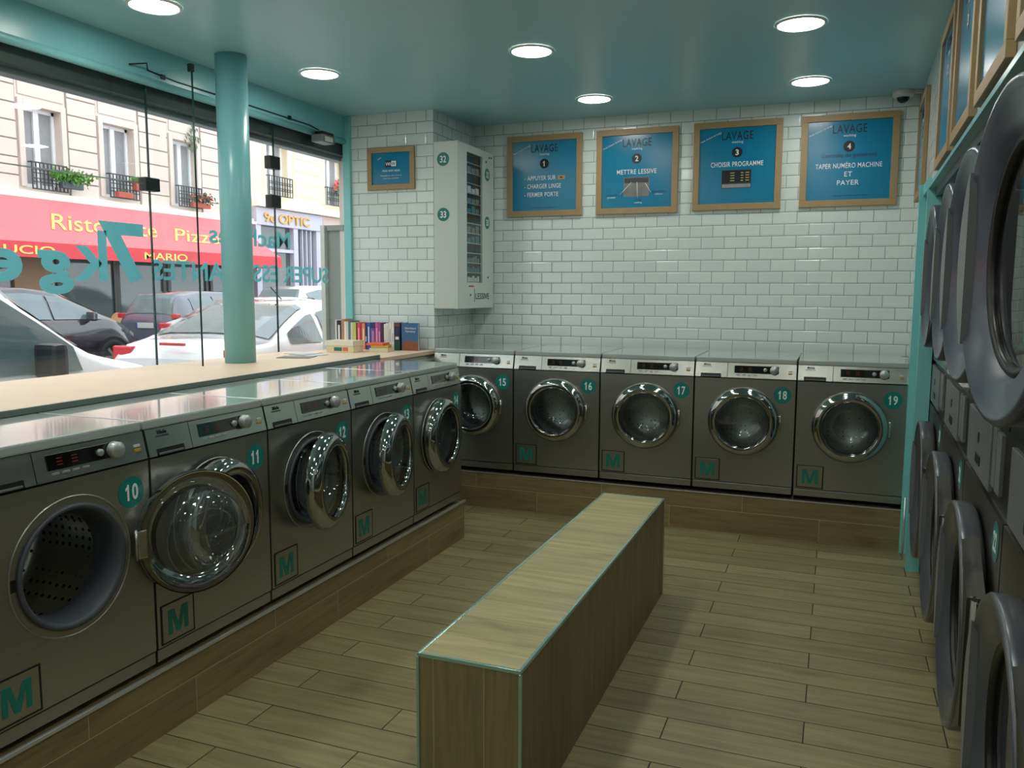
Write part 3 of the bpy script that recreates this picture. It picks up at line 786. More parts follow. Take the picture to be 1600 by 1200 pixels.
def pw(p):
    lg = MB(); lg.box(-0.046, 0.046, -0.0136, -0.0122, 0.010, 0.056, 0.0005); o_ = lg.build('logo', BLACKP, p)
    MB().box(0.004, 0.042, -0.0142, -0.0134, 0.014, 0.052, 0.0003).build('logo_box', WHITE, o_)
    text('lettering', 'Wi', 0.034, WHITE, p, (-0.021, -0.0140, 0.020), bold=0.02, ext=0.0003)
    text('lettering', 'Fi', 0.030, BLACKP, p, (0.022, -0.0146, 0.021), bold=0.02, ext=0.0003)
    T(p, 'FREE WIFI HERE', 0.019, 0, -0.022, bold=0.01); T(p, 'Demandez le code a la borne', 0.013, 0, -0.052); T(p, 'pour vous connecter', 0.013, 0, -0.071)
    text('lettering', 'gratuit', 0.012, WHITE, p, (-0.09, -0.0125, 0.070), (PI/2, -0.45, 0), ext=0.0003)
poster('framed_sign', 'small blue WiFi sign in a brown wooden frame on the tiled pier', 'sign', 0.376, 0.292, (-0.276, -0.651, 2.340), 0, pw, fw=0.036)
def pr_(n):
    def f(p):
        T(p, 'S\u00c9CHAGE', 0.078, 0.0, 0.172, BLACKP, bold=0.005, width=0.24)
        T(p, 'drying', 0.022, 0.0, 0.150)
        MB().disc((0, -0.0122, 0.088), 0.035, 32, thick=0.0006).build('number_disc', BLACKP, p)
        digits('number', n, 0.038, WHITE, p, (0, -0.0136, 0.069), cw=0.026)
    return f
def on_right(y, z): return (xr(y)-0.001, y, z)
RL = [(-0.38, 'blue poster in a pale oak frame on the right wall nearest the ceiling camera'),
      (-1.865, 'blue glossy poster in an oak frame, leftmost of those above the dryers'),
      (-2.555, 'blue glossy poster in an oak frame, second from the left above the dryers'),
      (-3.272, 'blue glossy poster in an oak frame above the nearest upper dryer door'),
      (-3.99, 'oak poster frame above the dryers cut off by the right edge of the photo')]
for i, (y, lb) in enumerate(RL):
    poster('framed_poster', lb, 'poster', 0.585, 0.585, on_right(y, 2.335), RZ, pr_(str(i+1)), 'blue posters on the right wall')

# ================================================================== detergent vending cabinet
vx0, vx1, vy0, vy1, vz0, vz1 = 0.052, 0.222, -0.655, -0.015, 1.360, 2.505
v = root('vending_cabinet', 'tall narrow grey-white detergent dispenser marked 32, 33 and LESSIVE on the corner wall', 'vending machine', (0, 0, 0))
cb_ = MB(); cb_.box(vx0, vx1-0.004, vy0+0.004, vy1, vz0, vz1, 0.004); cb_.build('cabinet', WPAINT, v)
gy0, gy1, gz0, gz1 = -0.50, -0.225, 1.545, 2.455
fd = MB()
for (a, b, c2, d2) in ((vy0, gy0, vz0, vz1), (gy1, vy1, vz0, vz1), (gy0, gy1, vz0, gz0), (gy0, gy1, gz1, vz1)):
    fd.box(vx1-0.003, vx1+0.014, a, b, c2, d2)
fd.build('front_door', WPAINT, v)
MB().box(vx1-0.003, vx1-0.001, gy0, gy1, gz0, gz1).build('dark_interior', mat('dark_teal_interior', (26, 44, 48), 0.6), v)
sh = (gz1-gz0)/13
for i in range(1, 13):
    MB().box(vx1-0.002, vx1+0.008, gy0, gy1, gz0+i*sh-0.003, gz0+i*sh+0.003).build('shelf', ALU, v)
pk = [mat('white_packet', (206, 212, 214), 0.4), mat('teal_packet', (70, 130, 140), 0.4), mat('grey_packet', (120, 134, 138), 0.4)]
for i in range(0, 12):
    if i in (3, 6, 10): continue
    n = 5 if i < 3 else 3
    mb = MB()
    for j in range(n):
        a = gy0+0.03+j*(gy1-gy0-0.06)/n
        mb.box(vx1-0.001, vx1+0.006, a, a+(gy1-gy0-0.06)/n*0.8, gz0+i*sh+0.004, gz0+i*sh+sh*random.uniform(0.45, 0.8), 0.001)
    mb.build('packet_row', pk[i % 3], v)
MB().box(vx1+0.010, vx1+0.0125, gy0, gy1, gz0, gz1).build('glass', PANE, v)
for (n, z) in (('32', 2.385), ('33', 2.010)):
    s_ = MB().disc((0.126, vy0+0.0035, z), 0.046, 36).build('number_sticker', STICK, v)
    digits('number', n, 0.046, WHITE, s_, (0.126, vy0+0.0018, z-0.023), cw=0.025)
for (n, z) in (('32', 2.340), ('33', 1.990)):
    s_ = MB().cyl((vx1+0.014, -0.135, z), 'x', 0.046, 0.001, 36).build('number_sticker', STICK, v)
    digits('number', n, 0.046, WHITE, s_, (vx1+0.0160, -0.135, z-0.023), rz=PI/2, cw=0.025)
text('lettering', 'LESSIVE', 0.062, BLACKP, v, (vx1+0.015, -0.225, 1.425), (PI/2, 0, PI/2), bold=0.005, ext=0.0003, width=0.25)
MB().box(vx1+0.0135, vx1+0.0148, -0.372, -0.366, 1.405, 1.500).build('printed_line', BLACKP, v)
MB().box(vx1+0.0135, vx1+0.0148, -0.47, -0.38, 1.512, 1.524).build('red_label', mat('dull_red_label', (190, 90, 90), 0.5), v)
for (y, z) in ((-0.44, 1.455), (-0.12, 1.585), (-0.10, 2.468), (-0.06, 2.472), (-0.16, 2.43)):
    MB().cyl((vx1+0.014, y, z), 'x', 0.007, 0.004, 12).build('lock', BLK, v)

# ================================================================== books
def book(x, yb, z0, thick, h_, depth, color, label, lean=0.0, bands=(), rz=0.0, group='books standing on the corner shelf'):
    nm = 'c%02x%02x%02x' % color
    cm = mat('book_cover_'+nm, color, 0.45)
    t = root('book', label, 'book', (x, yb, z0), rz, group)
    c = MB(); c.box(-thick/2, thick/2, 0.0, 0.002, 0, h_); c.box(-thick/2, -thick/2+0.0015, 0.002, depth, 0, h_); c.box(thick/2-0.0015, thick/2, 0.002, depth, 0, h_)
    co_ = c.build('cover', cm, t)
    MB().box(-thick/2+0.0015, thick/2-0.0015, 0.003, depth-0.003, 0.002, h_-0.003).build('pages', mat('page_edges', (226, 220, 200), 0.8), t)
    for (za, zb, bc, ww) in bands:
        MB().box(-thick*ww/2, thick*ww/2, -0.0006, 0.0, h_*za, h_*zb).build('spine_print', mat('spine_%02x%02x%02x' % bc, bc, 0.5), co_)
    return t
def bx_(a): return -0.672+(a-250)*0.000648
W_, K_ = (236, 236, 232), (30, 32, 44)
BK = [ # (left, right, height, colour, label, bands)
 (236, 262, 0.206, W_, 'thin white book standing at the left end of the row on the shelf', ()),
 (264, 320, 0.200, (34, 36, 50), 'black book with white spine lettering near the left end of the row', ((0.25, 0.85, W_, 0.45),)),
 (322, 358, 0.212, (184, 138, 96), 'tall tan book standing next to the black one with white lettering', ()),
 (360, 386, 0.196, (238, 236, 230), 'white book just right of the tall tan one', ()),
 (388, 412, 0.194, (222, 214, 200), 'cream book squeezed between a white and a slate blue one', ()),
 (414, 440, 0.200, (92, 112, 150), 'slate blue book with a teal patch near its top', ((0.7, 0.85, (40, 130, 150), 1.0),)),
 (442, 470, 0.190, (214, 208, 176), 'pale beige book left of the lime green one', ()),
 (472, 512, 0.190, (196, 206, 110), 'lime green book in the row on the shelf', ()),
 (515, 527, 0.188, (120, 24, 40), 'very thin dark red book beside the lime green one', ()),
 (529, 564, 0.188, (222, 70, 96), 'crimson pink book with pale spine text', ((0.2, 0.8, (240, 190, 200), 0.4),)),
 (566, 586, 0.182, (180, 60, 60), 'thin brick red book before the salmon one', ()),
 (588, 626, 0.184, (240, 140, 120), 'salmon orange book with pale spine text', ((0.2, 0.8, (250, 214, 200), 0.4),)),
 (628, 648, 0.186, (40, 50, 66), 'thin black book left of the bright blue one', ((0.3, 0.5, (210, 214, 214), 0.7),)),
 (650, 696, 0.190, (44, 84, 170), 'bright blue book with white spine text', ((0.25, 0.85, W_, 0.3),)),
 (698, 752, 0.190, (110, 84, 150), 'thick violet book with a dark blue top', ((0.8, 1.0, (40, 44, 100), 1.0), (0.1, 0.7, (190, 130, 170), 0.5))),
 (756, 792, 0.190, (196, 90, 150), 'magenta book right of the thick violet one', ((0.2, 0.8, (226, 170, 200), 0.4),)),
 (794, 822, 0.188, (150, 80, 150), 'purple and pink book second from the dark plum one', ((0.3, 0.7, (236, 160, 190), 0.6),)),
 (824, 858, 0.190, (70, 38, 66), 'dark plum book just left of the white ones', ((0.05, 0.25, (120, 110, 120), 1.0),)),
 (864, 888, 0.184, (222, 232, 224), 'white book with a faint red mark low on its spine', ((0.15, 0.4, (226, 170, 170), 0.5),)),
 (890, 920, 0.190, (226, 234, 226), 'white book with a green line along its spine', ((0.3, 0.9, (130, 170, 140), 0.15),)),
 (924, 956, 0.196, (228, 230, 230), 'tall white book with small grey lettering', ((0.3, 0.75, (150, 150, 156), 0.3),)),
 (958, 988, 0.200, (232, 232, 228), 'tallest white book, left of the navy and green one', ((0.3, 0.6, (170, 170, 176), 0.3),)),
 (990, 1062, 0.192, (24, 34, 66), 'thick book with a navy spine turning dark green at the bottom', ((0.88, 0.97, (110, 70, 50), 1.0), (0.0, 0.33, (14, 84, 60), 1.0), (0.4, 0.5, W_, 0.6))),
]
for (a, b_, h_, colr, lb, bands) in BK:
    x = (bx_(a)+bx_(b_))/2; th = (bx_(b_)-bx_(a))*0.96
    if a < 240: x, th = -0.669, 0.010
    book(x, -0.795, 1.0665, th, h_, 0.125, colr, lb, bands=bands)
# the last one turned cover out
t = root('book', 'blue paperback facing forward with an orange-brown picture on its cover, right end of the row', 'book', (-0.075, -0.78, 1.0665), 0.12, 'books standing on the corner shelf')
cv = MB(); cv.box(-0.062, 0.062, 0, 0.002, 0, 0.192); cv.box(-0.062, 0.062, 0.024, 0.026, 0, 0.192); cv.box(-0.062, -0.060, 0.002, 0.024, 0, 0.192)
cv = cv.build('cover', mat('blue_cover', (52, 104, 152), 0.4), t)
MB().box(-0.060, 0.059, 0.0025, 0.0235, 0.002, 0.189).build('pages', MATS['page_edges'], t)
pc = MB(); pc.prism([(-0.058, 0.0), (0.062, 0.0), (0.062, 0.062), (0.04, 0.066), (0.025, 0.050), (0.012, 0.078), (-0.004, 0.060), (-0.022, 0.086), (-0.034, 0.062), (-0.058, 0.05)], 'y', -0.0008, 0.0)
pc.build('cover_picture', mat('rust_print', (140, 82, 56), 0.5, noise=(40, 0.35)), cv)
text('lettering', 'Northern', 0.020, WHITE, cv, (0.004, -0.0008, 0.150), ext=0.0003, width=0.08); text('lettering', 'Territory', 0.020, WHITE, cv, (0.002, -0.0008, 0.128), ext=0.0003, width=0.075)
# lying books and box-like stack
def flat_book(x, y, z, w_, d_, t_, rz, colr, label, edge=(232, 222, 190), extra=None):
    o = root('book', label, 'book', (x, y, z), rz, 'books lying flat on the ledge')
    c = MB(); c.box(-w_/2, w_/2, -d_/2, d_/2, 0, 0.002); c.box(-w_/2, w_/2, -d_/2, d_/2, t_-0.002, t_); c.box(-w_/2, w_/2, -d_/2, -d_/2+0.002, 0.002, t_-0.002)
    co_ = c.build('cover', mat('flat_%02x%02x%02x' % colr, colr, 0.45), o)
    MB().box(-w_/2+0.002, w_/2-0.003, -d_/2+0.0025, d_/2-0.003, 0.0021, t_-0.0021).build('pages', mat('edge_%02x%02x%02x' % edge, edge, 0.7), o)
    if extra:
        for (xa, xb, bc) in extra: MB().box(xa, xb, -d_/2-0.0008, -d_/2, t_*0.2, t_*0.8).build('spine_print', mat('spine_%02x%02x%02x' % bc, bc, 0.5), co_)
    return o
flat_book(-0.435, -1.045, 1.067, 0.205, 0.14, 0.042, 0.06, (224, 212, 168), 'thick cream book with green and red spine blocks at the bottom of the left pile', extra=((-0.045, 0.015, (40, 110, 90)), (0.022, 0.062, (220, 110, 90))))
flat_book(-0.440, -1.040, 1.110, 0.220, 0.15, 0.034, 0.02, (228, 224, 206), 'thick cream book with a pale cover on top of the left pile')
flat_book(-0.225, -0.915, 1.067, 0.13, 0.15, 0.026, 0.25, (214, 208, 180), 'cream book under the yellow one, right pile on the shelf')
flat_book(-0.225, -0.915, 1.094, 0.12, 0.14, 0.016, 0.35, (206, 168, 70), 'mustard yellow book in the right pile on the shelf', edge=(206, 168, 70))
flat_book(-0.250, -0.915, 1.111, 0.12, 0.14, 0.014, 0.15, (236, 108, 72), 'bright orange book on top of the right pile', edge=(236, 150, 120))
for i, (x, y, rz, colr, lb) in enumerate(((-0.30, -1.78, 0.3, (40, 40, 44), 'dark magazine lying on the ledge behind the teal column'), (-0.34, -1.60, -0.2, (176, 190, 200), 'pale blue leaflet lying open on the window ledge'), (-0.45, -1.42+0.0, 0.15, (214, 206, 176), 'cream leaflet lying on the ledge near the pile of books'))):
    mg = MB(); mg.box(-0.10, 0.10, -0.07, 0.07, 0, 0.003, 0.0008)
    if i == 1: mg.box(-0.09, 0.01, -0.06, 0.065, 0.003, 0.006, 0.0008)
    o = mg.build('magazine', mat('magazine_%d' % i, colr, 0.35, noise=(18, 0.2))); o.location = (x, y if i < 2 else -1.50, 1.0855); o.rotation_euler = (0, 0, rz)
    tag(o, lb, 'magazine', 'papers on the ledge')

# ================================================================== dryers
def make_dryer():
    t = root('tumble_dryer', None, 'tumble dryer')
    W = 0.425
    zl, zu, R = 0.525, 1.560, 0.335
    bd = MB(); bd.box(-W, -W+0.02, 0.02, 0.75, 0.0, 1.97); bd.box(W-0.02, W, 0.02, 0.75, 0.0, 1.97); bd.box(-W+0.02, W-0.02, 0.73, 0.75, 0.0, 1.97); bd.box(-W+0.02, W-0.02, 0.02, 0.73, 1.95, 1.97)
    bd.build('casing', STEELD, t)
    kp = MB(); kp.box(-W, W, 0.03, 0.06, 0.0, 0.13); kp.build('kick_plate', BLK, t)
    f = MB(); plate_with_hole(f, -W+0.004, W-0.004, 0.13, 0.915, 0.0, zl, 0.26, 0.0, 0.02); f.build('lower_front', STEELD, t)
    f = MB(); plate_with_hole(f, -W+0.004, W-0.004, 1.145, 1.97, 0.0, zu, 0.26, 0.0, 0.02); f.build('upper_front', brushed('polished_steel_front', (150, 154, 152), 0.12, axis=0, streak=0.04), t)
    m_ = MB(); m_.box(-W, W, 0.012, 0.05, 0.915, 1.145); m_.build('control_bay', BLK, t)
    cbx = MB(); cbx.box(-W+0.04, 0.13, 0.000, 0.014, 0.930, 1.118, 0.003)
    cx_ = cbx.build('coin_box', GREYP, t)
    MB().box(-0.13, -0.105, -0.002, 0.001, 1.030, 1.062, 0.002).build('key_slot', BLK, cx_)
    MB().box(-0.16, -0.06, -0.002, 0.001, 0.965, 0.995, 0.003).build('coin_slot', BLK, cx_)
    MB().box(0.14, 0.20, 0.004, 0.014, 0.955, 1.118, 0.002).build('narrow_panel', GREYP, t)
    MB().box(0.225, 0.30, 0.002, 0.014, 0.955, 1.118, 0.002).build('narrow_panel', GREYP, t)
    for (z, nm) in ((zl, 'lower'), (zu, 'upper')):
        dm = MB(); dm.lathe((0, 0, z), [(0.26, 0.02), (0.34, 0.04), (0.34, 0.55), (0.0, 0.58)], 'y', 40); dm.build('drum', DRUM, t, recalc=False)
        pivot = Vector((R+0.01, -0.012, z))
        d = MB(); cx = -pivot.x
        d.lathe((cx, 0, 0), [(R-0.02, 0.008), (R+0.001, -0.004), (R+0.002, -0.048), (R-0.003, -0.056), (R-0.014, -0.057), (R-0.022, -0.047), (0.256, -0.042), (0.238, -0.014), (0.232, -0.012), (0.228, 0.006)], 'y', 72)
        do = d.build('door', GREYD if nm == 'upper' else mat('dark_pewter_paint', (96, 100, 106), 0.28, metal=0.4), t)
        do.location = pivot
        MB().torus((cx, -0.012, 0), 0.232, 0.013, 'y', 64, 10).build('door_seal', BLK, do)
        MB().lathe((cx, 0, 0), [(0.226, -0.010), (0.12, -0.016), (0.0, -0.017)], 'y', 48).build('glass', DGLASS, do)
        # grip: raised segment along the free edge
        a0 = 0.60; pts = []
        for i in range(15):
            a = PI-a0+2*a0*i/14
            pts.append((cx+(R+0.004)*math.cos(a), (R+0.004)*math.sin(a)))
        pts = pts+[(pts[-1][0]+0.014, pts[-1][1]), (pts[0][0]+0.014, pts[0][1])]
        MB().prism(pts, 'y', -0.062, -0.030).build('handle', GREYP, do)
        wing = [(0.030, -0.175), (0.030, 0.175)]+[(cx+(R+0.001)*math.cos(a), (R+0.001)*math.sin(a)) for a in [math.radians(58-116*k/16) for k in range(17)]]
        hb = MB(); hb.prism(wing, 'y', -0.050, -0.006)
        ho = hb.build('hinge_wing', STEELD if nm == 'lower' else GREYD, do)
        kb = MB(); kb.cyl((0.034, -0.026, -0.172), 'z', 0.016, 0.344, 16); kb.box(0.034, 0.060, -0.030, 0.010, -0.172, 0.172, 0.003); kb.cyl((0.022, -0.036, 0.150), 'z', 0.007, 0.030, 10)
        kb.build('hinge', STEELD, ho)
    return t
dproto = make_dryer()
dyc = [-1.46, -2.315, -3.17, -4.025, -4.88]
DSL = 0.029
DAJ = [0, 1.0, 3.5, 6.0, 0]
DL = ['stacked pair of tumble dryers farthest from the camera, next to the teal door frame',
      'stacked pair of tumble dryers second from the teal door frame',
      'stacked pair of tumble dryers in the middle with a large grey grip',
      'stacked pair of tumble dryers with the biggest upper door at the right edge',
      'stacked pair of tumble dryers nearest the camera, mostly outside the photo']
drs = [dproto]+[copy_tree(dproto) for _ in range(4)]
for i, (o, y) in enumerate(zip(drs, dyc)):
    o.location = (3.202+DSL*y, y, 0.0); o.rotation_euler = (0, 0, -PI/2-math.atan(DSL))
    for c_ in o.children:
        if c_.name.split('.')[0] == 'door' and c_.location.z > 1: c_.rotation_euler = (0, 0, math.radians(DAJ[i]))
    o['label'] = DL[i]; o['group'] = 'tumble dryers along the right wall'
    n = str(20+i)
    for z in (0.845,):
        s_ = MB().disc((0.335, -0.0005, z), 0.052, 36).build('number_sticker', STICK, o)
        digits('number', n, 0.052, WHITE, s_, (0.335, -0.0024, z-0.026), cw=0.028)
    if i == 3:
        up_door = [c for c in o.children if c.name.split('.')[0] == 'door' and c.location.z > 1][0]
        s_ = MB().disc((-0.345+0.10, -0.0175, -0.15), 0.052, 36).build('number_sticker', STICK, up_door)
        digits('number', '25', 0.052, WHITE, s_, (-0.345+0.10, -0.0196, -0.176), cw=0.028)

# ================================================================== ceiling lights and camera
LAMP = bpy.data.materials.new('lamp_diffuser'); LAMP.use_nodes = True
b = LAMP.node_tree.nodes['Principled BSDF']; b.inputs['Base Color'].default_value = (0.9, 0.9, 0.9, 1)
b.inputs['Emission Color'].default_value = (*LAMP_COLOR, 1); b.inputs['Emission Strength'].default_value = LAMP_STRENGTH
lts = [(-0.14, -1.715, 'round recessed ceiling light just right of the teal column'),
       (1.158, -1.715, 'round recessed ceiling light in the middle, in front of poster 1'),
       (2.478, -1.690, 'large looking round ceiling light at the upper right'),
       (1.172, -0.565, 'small looking round ceiling light above poster 2'),
       (2.490, -0.560, 'round ceiling light near the back wall above poster 4'),
       (-0.16, -2.94, 'round recessed ceiling light at the top left of the photo')]
off = [(1.15, -2.93), (2.47, -2.9), (-0.15, -4.15), (1.15, -4.15), (2.46, -4.15), (-0.15, -5.4), (1.15, -5.4), (2.45, -5.4), (1.15, -6.8), (2.45, -6.8)]
lt0 = None
for i, e in enumerate(lts+off):
    x, y = e[0], e[1]
    if lt0 is None:
        lt0 = root('ceiling_light', None, 'ceiling light')
        MB().lathe((0, 0, 0), [(0.100, -0.001), (0.104, -0.009), (0.114, -0.006), (0.118, -0.001)], 'z', 48).build('trim_ring', CAMW, lt0)
        MB().cyl((0, 0, -0.006), 'z', 0.101, 0.004, 48).build('diffuser', LAMP, lt0)
        o = lt0
    else: o = copy_tree(lt0)
    o.location = (x, y, H)
    o['label'] = e[2] if len(e) > 2 else 'round recessed ceiling light behind the photographer, outside the photo'
    o['group'] = 'recessed ceiling lights' if len(e) > 2 else 'ceiling lights outside the photo'
cc = root('security_camera', 'small white dome security camera on the ceiling above poster 4', 'security camera', (3.02, -0.10, H))
MB().lathe((0, 0, 0), [(0.062, -0.001), (0.062, -0.028), (0.054, -0.038), (0.038, -0.040)], 'z', 32).build('housing', CAMW, cc)
MB().sphere((0, 0, -0.040), 0.036, (1, 1, 0.9)).build('dome', BLK, cc)
MB().box(0.05, 0.115, -0.01, 0.01, -0.02, -0.001, 0.002).build('cable_box', CAMW, cc)

exec_outside = True
# ================================================================== the street
struct('floor_street', MB().box(-13.3, -2.0, -30, 70, ST-0.2, ST), ASPH)
struct('floor_pavement', MB().box(-2.0, -0.62, -30, 70, ST-0.2, ST+0.06), PAVE)
struct('floor_pavement', MB().box(-15.2, -13.3, -30, 70, ST-0.2, ST+0.10), PAVE)

def railing(mb, y0, y1, z0, z1, x, dxp=0.12, n=9):
    mb.box(x+dxp-0.015, x+dxp+0.015, y0, y1, z1-0.03, z1); mb.box(x+dxp-0.01, x+dxp+0.01, y0, y1, z0, z0+0.03)
    mb.box(x, x+dxp, y0-0.012, y0+0.012, z1-0.03, z1); mb.box(x, x+dxp, y1-0.012, y1+0.012, z1-0.03, z1)
    for i in range(n+1):
        y = y0+(y1-y0)*i/n
        mb.box(x+dxp-0.012, x+dxp+0.012, y-0.012, y+0.012, z0, z1)
        if i < n:
            yc = y+(y1-y0)/n/2
            mb.torus((x+dxp, yc, (z0+z1)/2+0.10), 0.045, 0.011, 'x', 12, 5); mb.torus((x+dxp, yc, (z0+z1)/2-0.10), 0.045, 0.011, 'x', 12, 5)
def shrub(mb, c, r, n, flat=0.6):
    for _ in range(n):
        p = Vector((max(-0.1, min(1.0, random.gauss(0, 0.4))), max(-1.7, min(1.7, random.gauss(0, 0.9))), random.gauss(0, 0.4)*flat))*r+Vector(c)
        q = Euler((random.uniform(0, 6), random.uniform(0, 6), 0)); s = r*random.uniform(0.12, 0.28)
        a = q.to_matrix()
        mb.face([p+a@Vector((-s, 0, 0)), p+a@Vector((0, -s*0.5, 0.2*s)), p+a@Vector((s, 0, 0)), p+a@Vector((0, s*0.5, 0.2*s))])

bl_ = root('apartment_building', 'pale limestone apartment building above the red awning across the street', 'building', (0, 0, 0))
# wall with real window openings, rusticated piers between
ywin = [(5.95, 6.95), (8.25, 9.25), (10.48, 11.48), (12.88, 13.82)]
zw0, zw1 = 3.86, 5.72
wl = MB()
ys = [-6.0]+[y for p in ywin for y in p]+[16.2]
for i in range(0, len(ys), 2): wl.box(FX-0.5, FX, ys[i], ys[i+1], zw0, zw1)
wl.box(FX-0.5, FX, -6, 16.2, 3.66, zw0); wl.box(FX-0.5, FX, -6, 16.2, zw1, 13.0)
wl.build('wall', STONE, bl_)
ru = MB()
for i in range(0, len(ys), 2):
    a, b_ = ys[i]+0.20, ys[i+1]-0.20
    if i == 0: a = 3.2
    z = 3.70
    while z < 7.0:
        ru.box(FX, FX+0.04, a, b_, z, z+0.375, 0.012); z += 0.405
ru.build('rusticated_blocks', STONE, bl_)
jn = MB()
for i in range(0, len(ys), 2):
    a, b_ = ys[i]+0.20, ys[i+1]-0.20
    if i == 0: a = 3.2
    jn.box(FX-0.005, FX+0.012, a-0.03, b_+0.03, 3.68, 7.1)
jn.build('block_joints', STONEJ, bl_)
for (a, b_) in ywin:
    fr = MB()
    for (ya, yb, za, zb) in ((a-0.14, a, zw0, zw1+0.14), (b_, b_+0.14, zw0, zw1+0.14), (a, b_, zw1, zw1+0.14)): fr.box(FX, FX+0.06, ya, yb, za, zb, 0.01)
    fr.box(FX, FX+0.03, a-0.1, b_+0.1, zw1+0.22, zw1+0.62, 0.01)
    w_ = fr.build('window_surround', STONE, bl_)
    sh_ = MB()
    sh_.box(FX-0.25, FX-0.19, a, a+0.07, zw0, zw1); sh_.box(FX-0.25, FX-0.19, b_-0.07, b_, zw0, zw1); sh_.box(FX-0.25, FX-0.19, a, b_, zw1-0.08, zw1); sh_.box(FX-0.25, FX-0.18, (a+b_)/2-0.07, (a+b_)/2+0.07, zw0, zw1)
    sh_.box(FX-0.25, FX-0.19, a, b_, zw0, zw0+0.10)
    sh_.build('casement', WIN_W, w_)
    MB().box(FX-0.30, FX-0.24, a, b_, zw0, zw1).build('curtained_pane', CURT, w_)
cn = MB(); cn.box(FX, FX+0.14, -6, 16.2, 3.66, 3.76, 0.015); cn.box(FX, FX+0.24, -6, 16.2, 3.58, 3.66, 0.012); cn.build('cornice', CREAMT, bl_)
# ground floor of the restaurant
MB().box(FX-0.5, FX-0.05, -5.9, 16.2, ST, 3.60).build('ground_floor', DARKW, bl_)
for (a, b_) in ((7.75, 8.75),):
    MB().box(FX-0.05, FX+0.07, a, b_, 0.2, 2.6).build('wood_panel', WOODP, bl_)
for (a, b_) in ((7.4, 8.9), (9.1, 10.6), (10.8, 12.3), (12.6, 14.0), (14.3, 15.9)):
    w_ = MB(); w_.box(FX-0.04, FX, a, b_, 0.6, 2.5); w_.build('shop_window', SHOPG, bl_)
    p_ = MB(); p_.box(FX-0.04, FX+0.05, a-0.1, a, 0.1, 2.6); p_.box(FX-0.04, FX+0.05, b_, b_+0.1, 0.1, 2.6); p_.build('mullion', DARKW, bl_)

aw = root('awning', 'long red restaurant awning with yellow script lettering across the street', 'awning', (0, 0, 0))
ya, yb = -4.0, 14.9
xF, zF = -13.8, 2.52
am = MB()
am.face([(FX+0.25, ya, 3.58), (xF, ya, zF), (xF, yb+1.2, zF), (FX+0.25, yb, 3.58)])
am.face([(FX+0.25, yb, 3.58), (xF, yb+1.2, zF), (FX+0.05, yb+1.2, zF)])
am.face([(FX+0.25, ya, 3.55), (xF-0.02, ya, zF-0.03), (xF-0.02, yb+1.2, zF-0.03), (FX+0.25, yb, 3.55)])
am.build('canopy', AWN, aw, recalc=False)
MB().box(xF, xF+0.02, ya, yb+1.22, 2.18, zF).build('valance', AWNV, aw)
MB().box(FX+0.05, xF, yb+1.20, yb+1.22, 2.18, zF).build('side_valance', AWNV, aw)
sl_ = math.atan2(3.58-zF, (xF-(FX+0.25)))
AR = Euler((sl_, 0, 0)).to_matrix().to_4x4()
def awtext(s, yc, zc, size, width, **kw):
    x = FX+0.25+(3.58-zc)/(3.58-zF)*(xF-FX-0.25)
    o = text('lettering', s, size, YEL, aw, (x+0.02, yc, zc), **kw, width=width, ext=0.004)
    o.rotation_euler = (sl_, 0, PI/2)
    return o
awtext('Ristorante', 9.75, 2.85, 0.76, 3.3, shear=0.55)
awtext('Pizzeria', 13.25, 2.80, 0.70, 2.8, shear=0.55)
for (s, y, wd) in (('LUCIO', 7.15, 1.5), ('MARIO', 11.25, 1.5)):
    text('lettering', s, 0.26, YEL, aw, (xF+0.026, y, 2.25), (PI/2, 0, PI/2), bold=0.01, ext=0.003, width=wd)

b2 = root('apartment_building', 'cream building with the lavender optician shopfront across the street', 'building', (0, 0, 0))
cw = [(17.0, 18.15), (20.35, 21.5), (23.6, 24.7)]
zc0, zc1 = 4.62, 6.35
ys = [16.25]+[y for p in cw for y in p]+[34.0]
wl = MB()
for i in range(0, len(ys), 2): wl.box(FX-0.5, FX+0.02, ys[i], ys[i+1], zc0, zc1)
wl.box(FX-0.5, FX+0.02, 16.25, 34, 4.2, zc0); wl.box(FX-0.5, FX+0.02, 16.25, 34, zc1, 13)
wl.build('wall', CREAM, b2)
jn = MB()
for i in range(0, len(ys), 2):
    a, b_ = ys[i]+0.35, ys[i+1]-0.35
    if b_-a < 0.3: continue
    for k in range(6): jn.box(FX+0.02, FX+0.045, a, b_, 4.75+k*0.42, 4.75+k*0.42+0.39, 0.01)
jn.build('wall_panels', CREAM, b2)
for (a, b_) in cw:
    fr = MB(); fr.box(FX+0.02, FX+0.07, a-0.12, a, zc0, zc1+0.1); fr.box(FX+0.02, FX+0.07, b_, b_+0.12, zc0, zc1+0.1); fr.box(FX+0.02, FX+0.07, a, b_, zc1, zc1+0.1)
    w_ = fr.build('window_surround', CREAMT, b2)
    sh_ = MB(); sh_.box(FX-0.25, FX-0.19, a, a+0.08, zc0, zc1); sh_.box(FX-0.25, FX-0.19, b_-0.08, b_, zc0, zc1); sh_.box(FX-0.25, FX-0.18, (a+b_)/2-0.08, (a+b_)/2+0.08, zc0, zc1)
    sh_.build('casement', WIN_W, w_)
    MB().box(FX-0.30, FX-0.24, a, b_, zc0, zc1).build('curtained_pane', CURT, w_)
cn = MB(); cn.box(FX, FX+0.18, 16.25, 34, 4.30, 4.42, 0.015); cn.box(FX, FX+0.30, 16.25, 34, 4.18, 4.30, 0.012); cn.build('cornice', CREAMT, b2)
